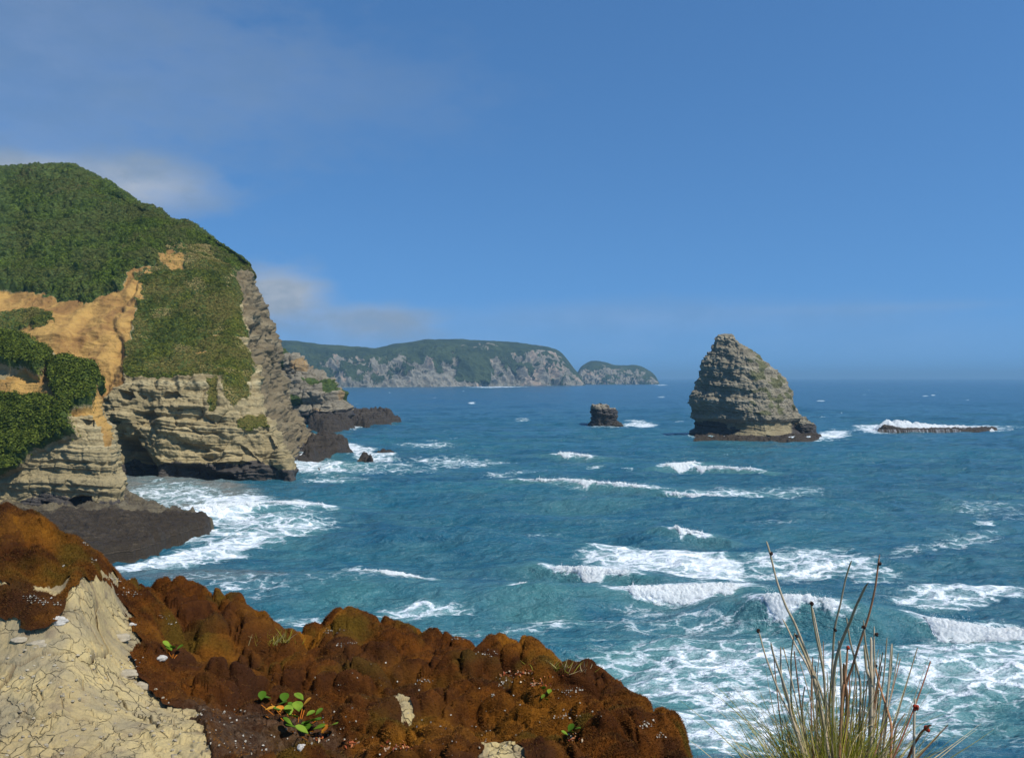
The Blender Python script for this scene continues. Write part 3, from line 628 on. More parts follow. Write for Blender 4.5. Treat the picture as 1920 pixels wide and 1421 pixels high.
    # orange gully is a trough
    tr = poly_sdf(px + 4 * nz, py, [(130,600),(150,570),(235,545),(262,505),(240,560),(215,600),(235,640),(225,690),(190,740),(150,690),(110,650)])
    S2[..., 1] += 3.0 * ss(tr, -5, 16)
    mk = np.stack([vg, earth, wet], -1).reshape(-1, 3)
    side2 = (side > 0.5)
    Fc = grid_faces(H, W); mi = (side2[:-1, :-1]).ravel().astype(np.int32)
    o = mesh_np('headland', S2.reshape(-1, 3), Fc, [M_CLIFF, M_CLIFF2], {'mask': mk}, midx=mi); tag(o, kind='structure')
    # leaf clumps
    rg = np.random.default_rng(3)
    hm = ss(hill, -1, 4) * vg * (S[..., 1] < 380) * (px > -120)
    P, nn, mk1 = scatter_on(S2, hm, 150000, 1, rg, 0.3, 2.2)
    V, Fq = mk1(rg.uniform(0.3, 0.7, 150000)); t = np.repeat(np.stack([rg.random(150000), np.clip(0.5 * rg.random(150000) + 0.8 * pn(P[:, 0] / 9, P[:, 1] / 9, P[:, 2] / 9), 0, 1)], 1), 4, 0)
    tag(mesh_np('hilltop_scrub', V, Fq, M_SHRUB, {'tint': t}), 'dense dark green wind-clipped scrub covering the top of the left headland', 'shrubs', kind='stuff')
    sm = vg * (hill < 0) * (S[..., 1] < 380) * (px > -120); n = 70000
    P, nn, mk1 = scatter_on(S2, sm, n, 1, rg, 0.2, 1.8)
    V, Fq = mk1(rg.uniform(0.25, 0.7, n)); t = np.repeat(np.stack([rg.random(n), np.clip(0.55 * rg.random(n) + 0.9 * pn(P[:, 0] / 6, P[:, 1] / 6, P[:, 2] / 6) + 0.45 * ss(P[:, 2], 58, 68), 0, 1)], 1), 4, 0)
    tag(mesh_np('slope_scrub', V, Fq, M_SHRUB2, {'tint': t}), 'yellow-green grass and low scrub on the slope above the cliff, right of the orange scar', 'grass', kind='stuff')
headland()

# ------------------------------------------------------------------ near bluff (far left)
def near_bluff():
    rows = [
     [(-300,1010,150),(-60,1005,150),(60,1000,150),(140,1000,150),(200,1000,150),(248,992,152),(262,975,160),(255,960,175),(200,955,195),(40,950,205)],
     [(-300,975,151),(-60,972,151),(60,968,151),(140,966,151),(200,964,151),(240,962,153),(250,955,161),(243,945,175),(190,940,195),(40,935,205)],
     [(-300,925,153),(-60,925,153),(60,924,152),(140,924,152),(195,922,152),(226,918,154),(237,910,162),(230,905,175),(190,905,195),(40,905,205)],
     [(-300,870,155),(-60,870,154),(50,868,153),(120,866,153),(180,862,153),(210,858,155),(226,856,163),(220,850,176),(180,850,195),(40,850,205)],
     [(-300,820,158),(-60,820,157),(40,820,156),(100,822,155),(160,820,155),(195,815,157),(212,812,164),(206,810,177),(170,810,195),(40,810,205)],
     [(-300,770,162),(-60,768,161),(30,770,160),(80,775,159),(135,775,158),(176,770,160),(198,772,166),(192,770,178),(160,770,195),(40,770,205)],
     [(-300,715,168),(-60,712,168),(20,715,166),(65,722,165),(110,722,164),(152,718,165),(184,736,168),(178,738,180),(150,745,195),(40,745,205)],
     [(-300,655,178),(-60,655,177),(10,660,175),(50,670,173),(88,690,172),(125,692,171),(172,712,172),(165,720,183),(140,730,196),(40,730,205)],
     [(-300,628,188),(-60,630,187),(8,640,184),(44,655,181),(82,680,179),(118,688,177),(162,702,177),(156,714,186),(130,725,197),(40,725,206)],
     [(-300,650,205),(-60,655,205),(8,665,200),(44,685,197),(82,705,195),(118,715,192),(150,722,190),(146,735,195),(120,745,200),(40,745,208)],
     [(-300,760,215),(-60,760,215),(8,770,212),(44,780,210),(82,800,208),(118,810,206),(140,820,204),(136,830,204),(110,840,206),(40,840,212)]]
    S = net(rows, 1.0, 110); H, W = S.shape[:2]; px, py = to_px(S)
    nz = fbm(S[..., 0] / 7, S[..., 1] / 7, S[..., 2] / 7, 4, 0.6); nzf = fbm(S[..., 0] / 2, S[..., 1] / 2, S[..., 2] / 2, 3)
    qx = px + 9 * nz + 3 * nzf; qy = py + 9 * fbm(S[..., 0] / 7 + 30, S[..., 1] / 7, S[..., 2] / 7, 4, 0.6)
    green = np.maximum.reduce([
        poly_sdf(qx, qy, [(-400,640),(0,636),(40,648),(78,668),(92,692),(78,712),(50,696),(0,690),(-400,690)]),
        poly_sdf(qx, qy, [(-400,748),(0,752),(50,758),(90,748),(135,772),(140,800),(150,818),(100,830),(60,852),(30,880),(0,895),(-400,905)]),
        poly_sdf(qx, qy, [(95,690),(130,690),(165,700),(175,730),(165,765),(130,775),(100,740)])])
    vg = ss(green, -3, 4)
    vg = np.maximum(vg, 0.8 * (S[..., 1] > 190))
    earth = ss(poly_sdf(qx, qy, [(60,690),(110,680),(185,700),(215,830),(195,835),(170,770),(140,780),(90,745),(60,745),(-50,735),(-50,705)]), -3, 4) * (1 - vg) * 0.8
    wet = ss(S[..., 2] + 1.4 * nz, 5.4, 3.6)
    Nn = normals(S)
    if Nn[H // 3, W // 3, 1] > 0: Nn = -Nn
    rk = (1 - vg) * (1 - 0.5 * earth)
    d = rk * (0.8 * strata(S, 0.85, 0.02, 5.0) + 0.6 * blocks(S, 0.85, 3.0) + 1.6 * gullies(S, 0.9, 5.0) + 0.35 * nzf - 0.9)
    d = d + vg * (0.5 * lumps(S, 6.0, 1.0) + 1.1 * lumps(S, 2.8) + 0.5 * lumps(S, 1.2, 3.0) + 0.8 * nz + 0.8) * (S[..., 1] < 195)
    S2 = S + Nn * d[..., None]
    def push(poly, depth, soft):
        s = poly_sdf(px + 4 * nz + 2 * nzf, py + 3 * nz, poly); S2[..., 1] += depth * ss(s, -1, soft) * (S[..., 1] < 170)
    push([(122,936),(140,928),(168,930),(172,948),(160,960),(125,956)], 2.6, 5)
    push([(72,938),(92,940),(90,956),(70,952)], 2.0, 4)
    push([(150,785),(178,780),(176,796),(155,800)], 2.0, 4)
    mk = np.stack([vg, earth, wet], -1).reshape(-1, 3)
    o = mesh_np('bluff', S2.reshape(-1, 3), grid_faces(H, W), M_CLIFF, {'mask': mk}); tag(o, kind='structure')
    rg = np.random.default_rng(8)
    # four separate shrub masses
    defs = [([(-150,600),(40,600),(100,660),(110,735),(60,728),(-150,728)], 'dark green shrub on the upper left edge of the near bluff'),
            ([(96,670),(185,670),(200,790),(120,785),(96,745)], 'rounded dark green shrub beside the orange slip at the top of the near bluff'),
            ([(-150,728),(62,728),(150,760),(190,840),(110,850),(52,828),(-150,828)], 'broad bright green shrub sprawling across the middle of the near bluff'),
            ([(-150,828),(52,828),(110,850),(40,930),(-150,940)], 'lowest green shrub, hanging down the left side of the near bluff')]
    for poly, lab in defs:
        m = vg * (poly_sdf(px, py, poly) > 0) * (S[..., 1] < 190) * (px > -110)
        if m.sum() < 10: continue
        n = 16000
        P, nn, mk1 = scatter_on(S2, m, n, 1, rg, 0.5, 1.2)
        V, Fq = mk1(rg.uniform(0.25, 0.6, n)); t = np.repeat(np.stack([rg.random(n), 0.7 * rg.random(n)], 1), 4, 0)
        org = (float(P[:, 0].mean()), float(P[:, 1].mean()), float(P[:, 2].min()))
        o = mesh_np('shrub', V, Fq, M_SHRUB3, {'tint': t}, origin=org); tag(o, lab, 'shrub', 'shrubs on the near bluff')
near_bluff()

# ------------------------------------------------------------------ grey cliff behind the headland
def far_side_cliff():
    rows = [
     [(470,830,455),(530,830,455),(570,818,450),(600,815,446),(630,812,445),(655,806,450),(662,800,462),(650,790,490),(560,785,520)],
     [(470,808,456),(530,808,456),(570,803,452),(600,801,449),(630,800,448),(652,797,453),(657,790,465),(645,785,492),(560,780,520)],
     [(470,780,458),(530,780,458),(568,778,455),(598,778,452),(626,778,451),(644,776,455),(651,775,466),(640,774,492),(560,770,520)],
     [(470,740,464),(530,740,464),(562,740,461),(590,742,459),(612,745,458),(630,748,461),(640,752,470),(630,752,494),(560,750,520)],
     [(470,700,474),(525,700,474),(552,703,471),(574,708,470),(594,716,469),(612,722,470),(624,730,477),(616,733,496),(560,735,520)],
     [(470,668,484),(522,664,484),(545,674,481),(566,684,480),(584,694,480),(602,706,481),(616,721,484),(610,727,498),(560,730,520)],
     [(470,680,520),(522,680,520),(545,690,518),(566,700,516),(584,708,514),(602,718,512),(612,728,508),(600,735,512),(560,740,530)]]
    S = net(rows, 0.8, 80); H, W = S.shape[:2]; px, py = to_px(S)
    nz = fbm(S[..., 0] / 12, S[..., 1] / 12, S[..., 2] / 12, 4, 0.6)
    Nn = normals(S)
    if Nn[H // 3, W // 3, 1] > 0: Nn = -Nn
    d = 1.0 * strata(S, 1.6, -0.12, 9.0) + 1.6 * blocks(S, 1.6, 8) + 3.5 * gullies(S, 2.0, 1.0) + 1.6 * nz
    S2 = S + Nn * d[..., None]
    vg = 0.75 * ss(pn(S[..., 0] / 10, S[..., 1] / 10, S[..., 2] / 8 + 3), 0.22, 0.34) * (S[..., 2] > 10)
    wet = ss(S[..., 2] + 1.5 * nz, 7.5, 5.0)
    ea = 0.5 * ss(pn(S[..., 0] / 14 + 9, S[..., 1] / 14, S[..., 2] / 9), 0.1, 0.4)
    o = mesh_np('cliff', S2.reshape(-1, 3), grid_faces(H, W), rock_mat('weathered_olive_cliff', [(0.12, 0.105, 0.075), (0.23, 0.2, 0.145), (0.31, 0.27, 0.19), (0.42, 0.37, 0.27)], 0.4, 0.7), {'mask': np.stack([vg, ea, wet], -1).reshape(-1, 3)})
    tag(o, kind='structure')
far_side_cliff()

# ------------------------------------------------------------------ dark wet rocks and platforms as plan outlines
M_DARK = rock_mat('wet_dark_rock', [(0.022, 0.017, 0.012), (0.052, 0.041, 0.029), (0.09, 0.071, 0.05), (0.17, 0.135, 0.095)], 1.2, 0.6, rough=0.6, fine=2.0)
def platform(name, outline, top, edge, cell, rough, seed=0.0, mat=None, zfun=None, kind=None, base=-1.5, mask=None):
    """rock slab from a plan outline given as sea-level picture points; falls off over `edge` metres at its rim"""
    P = np.array([[(x - CX) / F * sea_Y(y), sea_Y(y)] for x, y in outline])
    x0, y0 = P.min(0) - 1; x1, y1 = P.max(0) + 1
    nx = int((x1 - x0) / cell) + 2; ny = int((y1 - y0) / cell) + 2
    X, Y = np.meshgrid(np.linspace(x0, x1, nx), np.linspace(y0, y1, ny))
    n = fbm(X / (rough * 6) + seed, Y / (rough * 6), seed, 4, 0.55)
    d = poly_sdf(X + n * rough * 1.5, Y + fbm(X / (rough * 5), Y / (rough * 5) + seed, 3.0, 4) * rough * 1.5, [tuple(p) for p in P])
    t = zfun(X, Y) if zfun else top
    steps = 0.35 * rough * np.floor(3 * fbm(X / (rough * 9), Y / (rough * 9), seed + 5, 3)) 
    Z = base + (t - base + 1.6 * n * rough + steps) * ss(d, -0.1 * edge, edge * (1 + 0.5 * n)) ** 0.8
    rg_ = 1.2 - 2.4 * np.abs(fbm(X / (rough * 3.2) + 4, Y / (rough * 3.2), seed, 4, 0.6)); f1_, f2_, cc_ = worley(X / (rough * 2.6), Y / (rough * 2.2) + seed)
    Z = Z + ss(d, 0, edge * 0.5) * rough * (0.55 * rg_ + 0.6 * (cc_ / 255.0 - 0.5) + 0.35 * fbm(X / rough, Y / rough, seed, 3))
    keep = (np.maximum.reduce([d[:-1, :-1], d[1:, :-1], d[:-1, 1:], d[1:, 1:]]) > -0.2 * edge - cell)
    V, Fc, mm = compact(np.stack([X, Y, Z], -1).reshape(-1, 3), grid_faces(ny, nx, keep), np.zeros((nx * ny, 3)))
    if mask is not None: mm = mask(V)
    org = (float(P[:, 0].mean()), float(P[:, 1].mean()), 0.0)
    o = mesh_np(name, V, Fc, mat or M_DARK, {'mask': mm}, origin=org)
    return o
def zpl(X, Y): return 3.6 - 0.02 * (Y - 120) - 0.6 * ss(X, -60, -48)
M_SHELF = rock_mat('dark_wave_cut_shelf', [(0.022, 0.016, 0.010), (0.055, 0.041, 0.026), (0.10, 0.075, 0.046), (0.19, 0.145, 0.085)], 1.6, 0.5, rough=0.5, fine=3.0,
                   earth=((0.10, 0.08, 0.05), (0.20, 0.165, 0.10)))
def shelf_mask(V):
    m = np.zeros((len(V), 3)); m[:, 1] = 0.75 * ss(V[:, 1] + 4 * fbm(V[:, 0] / 6, V[:, 1] / 6, 0, 3), 138, 148); return m
o = platform('rock_shelf', [(150,1095),(210,1068),(285,1052),(330,1030),(372,1018),(402,1006),(398,990),(372,984),(330,980),(290,970),(262,952),(225,940),(0,945),(-250,960),(-250,1095)], 3.4, 1.1, 0.2, 0.62, 2.0, mat=M_SHELF, zfun=zpl, mask=shelf_mask)
tag(o, 'flat dark brown wave-cut rock shelf at the foot of the near bluff', 'rock')
ROCKS = [
 ('boulder', [(664,872),(676,868),(690,870),(704,872),(703,866),(690,862),(668,863)], 2.6, 3.0, 0.15, 0.8, 'lone dark boulder in the surf off the headland foot'),
 ('rock_reef', [(640,802),(690,804),(730,800),(748,796),(745,790),(720,784),(690,782),(650,784)], 4.4, 4.0, 0.25, 2.2, 'long low dark reef running out from the grey cliff behind the headland'),
 ('rock_reef', [(545,880),(580,872),(620,862),(650,858),(664,850),(650,842),(618,838),(585,836),(556,838)], 4.0, 4.0, 0.25, 2.2, 'rugged brown rocks at the foot of the big green headland'),
 ('rock_reef', [(575,812),(610,815),(650,812),(672,805),(660,797),(610,797),(575,800)], 4.6, 5.0, 0.3, 2.0, 'dark rock bench at the foot of the grey cliff behind the headland'),
 ('rock_slab', [(700,855),(722,857),(746,853),(740,850),(712,850)], 0.9, 1.6, 0.15, 0.5, 'thin dark slab awash to the right of the headland rocks'),
 ('boulder', [(590,885),(604,884),(612,878),(604,874),(592,877)], 1.6, 2.2, 0.15, 0.5, 'small wet rock in white foam against the headland corner')]
for i, (nm, ol, top, ed, cell, rg_, lab) in enumerate(ROCKS):
    o = platform(nm, ol, top, ed, cell, rg_, 3.3 * i + 1, mat=M_DARK); tag(o, lab, 'rock')

# ------------------------------------------------------------------ sea stack
def radial_rock(name, prof, Yc, mat, arris=None, depth=0.75, nth=700, nz_=520, sc=1.0, seed=0.0, under=None, maskf=None, tilt=0.14, amp=1.0, parent=None, smooth_right=None):
    """prof: (py, px left, px right) top to bottom at distance Yc"""
    prof = np.array(prof, float); pys = prof[:, 0]
    q = np.linspace(pys[0], pys[-1], nz_); l = np.interp(q, pys, prof[:, 1]); r = np.interp(q, pys, prof[:, 2])
    k = np.ones(7) / 7
    zc = EYE - (q - CY) / F * Yc
    xl = (l - CX) / F * Yc; xr = (r - CX) / F * Yc
    th = np.linspace(0, 2 * math.pi, nth + 1)
    T, Zz = np.meshgrid(th, zc); XL = xl[:, None]; XR = xr[:, None]
    cx = (XL + XR) / 2; rx = (XR - XL) / 2
    n = 1.0 / (np.abs(np.cos(T)) ** 1.5 + np.abs(np.sin(T)) ** 1.5) ** (1 / 1.5)
    X = cx + rx * np.cos(T) * n; Y = Yc + depth * rx * np.sin(T) * n
    if arris is not None:   # front corner shifted sideways: two flat faces meet there
        ax = (np.interp(q, arris[0], arris[1]) - CX) / F * Yc
        f = (np.sin(T) < 0) * (-np.sin(T))
        X = X + f * (ax[:, None] - cx) * 0.9; Y = Y - f ** 4 * rx * 0.22
    S = np.stack([X, Y, np.broadcast_to(Zz, X.shape)], -1)
    Nn = normals(S)
    out = S[nz_ // 2, nth // 4] - np.array([cx[nz_ // 2, 0], Yc, zc[nz_ // 2]])
    if (Nn[nz_ // 2, nth // 4] * out).sum() < 0: Nn = -Nn
    nzv = fbm(S[..., 0] / (6 * sc), S[..., 1] / (6 * sc), S[..., 2] / (6 * sc) + seed, 4, 0.6)
    fl = smooth_right(S) if smooth_right else 1.0
    d = 0.62 * fl * strata(S, sc, tilt, seed) + 0.45 * blocks(S, sc * 1.2, seed) * (0.4 + 0.6 * fl) + 1.5 * gullies(S, sc, seed) + 1.3 * sc * nzv - 0.9 * sc
    d = d * amp * np.minimum(1, (rx + 0.3) / (4 * sc))
    if under is not None: d = d - under(S, nzv)
    S2 = S + Nn * d[..., None]
    S2[:, -1] = S2[:, 0]
    m = maskf(S2, nzv) if maskf else np.zeros(S2.shape)
    V = S2.reshape(-1, 3)
    org = (float(cx[-1, 0]), float(Yc), 0.0)
    return mesh_np(name, V, grid_faces(nz_, nth + 1), mat, {'mask': m.reshape(-1, 3)}, origin=org, parent=parent)
M_STACK = rock_mat('lichened_grey_rock', [(0.115, 0.098, 0.066), (0.26, 0.225, 0.155), (0.35, 0.305, 0.215), (0.48, 0.43, 0.325)], 0.45, 0.6, lichen=(0.19, 0.195, 0.13),
                   earth=((0.22, 0.18, 0.10), (0.30, 0.25, 0.14)), veg=((0.10, 0.10, 0.045), (0.17, 0.17, 0.085)))
def stack_under(S, nz):
    z = S[..., 2]; x = S[..., 0]
    band = ss(z, 8.6, 7.0) * ss(z, 1.8, 4.2)
    return 2.6 * band * (0.7 + 0.6 * nz)
def stack_mask(S, nz):
    z = S[..., 2]; x = S[..., 0]
    m = np.zeros(S.shape)
    px, _ = to_px(S)
    right = ss(px + 30 * nz, 1385, 1425) * (S[..., 1] < 375)
    m[..., 2] = ss(z + 1.2 * nz, 7.6, 6.4) * (1 - 0.9 * ss(px + 25 * nz, 1360, 1380) * ss(z, 1.6, 2.6) * (1 - ss(px, 1470, 1500)))
    m[..., 1] = 0.6 * ss(z, 8, 6.5) * ss(px, 1360, 1380)
    m[..., 0] = 0.85 * right * ss(z, 8, 12) * ss(pn(S[..., 0] / 5, S[..., 1] / 5, z / 3 + 2) + 0.15, 0.05, 0.35)
    return m
YS = sea_Y(820)
root = empty('sea_stack', ((1395 - CX) / F * YS, YS, 0)); tag(root, 'tall tooth-shaped grey rock stack standing alone in the sea, right of centre', 'sea stack')
radial_rock('rock_body', [(626,1362,1366),(629,1353,1372),(636,1343,1379),(645,1336,1390),(658,1328,1415),(668,1323,1430),(677,1320,1443),(693,1314,1458),(704,1308,1468),(725,1300,1483),(748,1295,1493),(768,1292,1500),(789,1292,1508),(800,1294,1512),(812,1293,1512),(826,1288,1516),(842,1288,1520)],
            YS, M_STACK, arris=([626, 680, 740, 842], [1372, 1390, 1400, 1402]), depth=0.72, sc=1.15, seed=4.0, under=stack_under, maskf=stack_mask, parent=root, smooth_right=lambda S: 1.05 - 0.75 * ss(to_px(S)[0], 1380, 1420) * (S[..., 2] > 8))
# right shoulder and low ledge of the stack
radial_rock('rock_shoulder', [(780,1505,1512),(786,1490,1522),(795,1480,1529),(804,1478,1532),(815,1470,1534),(826,1462,1536),(840,1460,1540)], YS - 2, M_STACK, depth=0.6, nth=300, nz_=160, sc=0.7, seed=7.0,
            maskf=lambda S, nz: np.stack([0 * nz, 0 * nz, ss(S[..., 2] + nz, 6.5, 5.0)], -1), parent=root)
def child_platform(*a, parent=None, **k):
    o = platform(*a, **k); o.parent = parent; o.location = o.location - parent.location; return o
child_platform('rock_ledge', [(1296,829),(1380,830),(1440,831),(1500,832),(1540,829),(1546,823),(1530,815),(1450,812),(1300,818)], 1.5, 1.8, 0.25, 0.6, 5.0, parent=root, mat=M_SHELF)

YR = sea_Y(800)
def small_mask(S, nz):
    m = np.zeros(S.shape); px, _ = to_px(S); m[..., 2] = ss(S[..., 2] + 0.5 * nz, 9.6, 9.0); return m
root = empty('sea_rock', ((1135 - CX) / F * YR, YR, 0)); tag(root, 'small blocky dark rock with a pale top, in the sea left of the tall stack', 'sea rock')
M_SMALL = rock_mat('dark_rock_with_pale_cap', [(0.13, 0.115, 0.085), (0.27, 0.235, 0.17), (0.36, 0.31, 0.23), (0.46, 0.41, 0.31)], 0.5, 0.4, wet=(0.028, 0.024, 0.02))
radial_rock('rock_body', [(756,1114,1130),(758,1109,1143),(763,1107,1147),(766,1107,1156),(772,1106,1158),(780,1105,1157),(790,1104,1159),(799,1103,1160),(812,1103,1162)], YR, M_SMALL, depth=0.8, nth=360, nz_=240, sc=0.7, seed=2.0, amp=1.3, maskf=small_mask, parent=root)
radial_rock('rock_foot', [(787,1152,1158),(791,1148,1164),(796,1140,1169),(801,1135,1171),(812,1135,1173)], YR - 3, M_DARK, depth=0.7, nth=200, nz_=80, sc=0.5, seed=3.0, parent=root)

# low reef right of the stack with water pouring off it
def low_reef():
    Yr = sea_Y(813)
    root = empty('low_reef', ((1760 - CX) / F * Yr, Yr, 0)); tag(root, 'flat low reef at right with water pouring over its front edge and surf bursting behind', 'reef')
    child_platform('reef_slab', [(1642,813),(1700,814),(1780,813),(1850,811),(1872,809),(1868,807.6),(1800,809.5),(1700,810.4),(1650,810)], 1.8, 1.0, 0.25, 0.35, 8.0, parent=root, mat=M_SHELF)
    radial_rock('rock_knob', [(796,1658,1668),(799,1654,1680),(804,1648,1692),(812,1646,1694),(820,1644,1696)], Yr + 3, M_DARK, depth=0.7, nth=200, nz_=80, sc=0.5, seed=9.0, parent=root)
    rg = np.random.default_rng(4)
    # falling water: thin wavering streams over the front face
    parts = []
    for i in range(190):
        px = rg.uniform(1646, 1876); x = (px - CX) / F * Yr
        yb = np.interp(px, [1642, 1700, 1780, 1850, 1872], [813, 814, 813, 811, 809]); y0 = sea_Y(yb)
        w = rg.uniform(0.02, 0.10); t = np.linspace(0, 1, 9)
        pts = np.stack([x + 0.06 * rg.normal(size=9), y0 + 0.9 - 1.6 * t + 0.3 * t * t, 2.0 - 2.4 * t ** 1.5], 1)
        parts.append(tube(pts, w * (0.6 + 0.4 * t), 5))
    V, Fq = join(parts); mesh_np('falling_water', V, Fq, M_RUN, origin=(root.location[0], root.location[1], 0), parent=root)['kind'] = 'stuff'
    # surf bursting behind
    xs = np.linspace((1668 - CX) / F * Yr, (1890 - CX) / F * Yr, 420); t = np.linspace(-1, 1, 60)
    X, T = np.meshgrid(xs, t); pxx = X / Yr * F + CX
    hh = np.interp(pxx, [1668, 1682, 1695, 1715, 1745, 1790, 1830, 1890], [2.4, 4.6, 6.0, 5.6, 4.6, 3.6, 3.1, 2.0]) * (0.95 + 0.22 * fbm(X / 5.0, T * 0, 1.0, 3))
    Z = -0.4 + (hh + 0.4) * (1 - T * T) ** 0.6 * (0.9 + 0.2 * fbm(X / 2.6, T * 2, 5.0, 3))
    Y = Yr + 15 + T * 5.0
    mesh_np('surf_burst', np.stack([X, Y, Z], -1).reshape(-1, 3), grid_faces(60, 420), M_FOAM, origin=(root.location[0], root.location[1], 0), parent=root)
low_reef()

# ------------------------------------------------------------------ distant headlands
def far_land(name, top, base, Yf, depth, seed, polys_green, sc=9.0, lab=None, backs=None):
    """top: (px, py) skyline; base row at sea level in front; the land runs back from its cliff"""
    cols = sorted(set([p[0] for p in top])); tp = dict(top)
    rows = [[], [], [], [], [], [], []]
    for x in cols:
        Y = np.interp(x, [b[0] for b in base], [b[1] for b in base]); yt = tp[x]; yb = CY + EYE * F / Y
        dd = depth
        rows[0].append((x, yb + 3, Y * 0.995)); rows[1].append((x, yb, Y)); 
        rows[2].append((x, yb - (yb - yt) * 0.30, Y + dd * 0.08)); rows[3].append((x, yb - (yb - yt) * 0.62, Y + dd * 0.2))
        rows[4].append((x, yb - (yb - yt) * 0.86, Y + dd * 0.42)); rows[5].append((x, yt, Y + dd * 0.8)); rows[6].append((x, yt + 6, Y + dd * 1.6))
    S = net(rows, 0.42, 80, 8); H, W = S.shape[:2]; px, py = to_px(S)
    Nn = normals(S)
    if Nn[H // 3, W // 3, 1] > 0: Nn = -Nn
    nz = fbm(S[..., 0] / (sc * 9), S[..., 1] / (sc * 9), S[..., 2] / (sc * 9) + seed, 5, 0.6)
    gl = np.abs(pn(S[..., 0] / (sc * 6), S[..., 1] / (sc * 6), S[..., 2] / (sc * 25) + seed)); gl2 = np.abs(pn(S[..., 0] / (sc * 2.2), S[..., 1] / (sc * 2.2), S[..., 2] / (sc * 9) + seed))
    q = py + 7 * nz + 3 * fbm(S[..., 0] / (sc * 2.5), S[..., 1] / (sc * 2.5), S[..., 2] / (sc * 2.5), 3); qx = px + 12 * nz
    g = np.zeros(px.shape)
    for poly in polys_green: g = np.maximum(g, ss(poly_sdf(qx, q, poly), -2, 3))
    tt = (py - np.interp(px, [p[0] for p in top], [p[1] for p in top]))
    g = np.maximum(g, 0.9 * ss(tt + 8 * nz, 9, 3))
    g = np.maximum(g, 0.8 * ss(fbm(S[..., 0] / (sc * 4) + 2, S[..., 1] / (sc * 4), S[..., 2] / (sc * 5) + seed, 4, 0.6) + 0.35 * ss(px, 800, 560), 0.02, 0.3) * ss(tt, 74, 50))
    d = sc * (-4.6 * gl - 2.2 * gl2 + 1.6 * nz) * (1 - 0.65 * g) * ss(tt, 0, 14) + g * sc * 0.45 * nz
    S2 = S + Nn * d[..., None]
    m = np.stack([g, 0.6 * ss(nz, 0.1, 0.5) * (1 - g), 0 * g + 0.75 * ss(S[..., 2], 5, 2)], -1).reshape(-1, 3)
    mat = rock_mat('pale_distant_cliff', [(0.13, 0.12, 0.09), (0.215, 0.20, 0.155), (0.275, 0.255, 0.20), (0.37, 0.345, 0.275)], 0.03, 4.0, fine=0.06, veg=((0.020, 0.036, 0.014), (0.048, 0.070, 0.024)),
                   earth=((0.26, 0.19, 0.13), (0.34, 0.27, 0.20)))
    o = mesh_np(name, S2.reshape(-1, 3), grid_faces(H, W), mat, {'mask': m}); tag(o, kind='structure')
far_land('distant_headland', [(440,650),(500,644),(525,640),(560,641),(600,646),(640,650),(680,651),(705,653),(730,648),(770,642),(800,637),(840,636),(880,637),(920,640),(960,643),(1000,647),(1030,652),(1048,659),(1062,673),(1075,690),(1086,704),(1093,716),(1096,723)],
         [(440, 2150), (700, 2250), (1096, 2700)], 2300, 420, 2.0,
         [[(500,630),(740,640),(860,632),(855,655),(850,672),(800,672),(740,664),(700,668),(640,660),(600,668),(605,690),(610,726),(500,730)],
          [(862,655),(1000,640),(1010,660),(960,662),(925,672),(922,714),(870,716),(852,705)], [(690,650),(850,640),(850,668),(700,664)]])
far_land('distant_islet', [(1078,708),(1088,690),(1096,683),(1108,677),(1125,677),(1140,681),(1152,684),(1175,685),(1190,684),(1205,688),(1220,697),(1229,706),(1236,719)],
         [(1078, 3200), (1236, 3300)], 3300, 300, 6.0, [[(1085,686),(1110,672),(1230,678),(1225,697),(1195,694),(1150,690),(1100,690)]], sc=6.0)

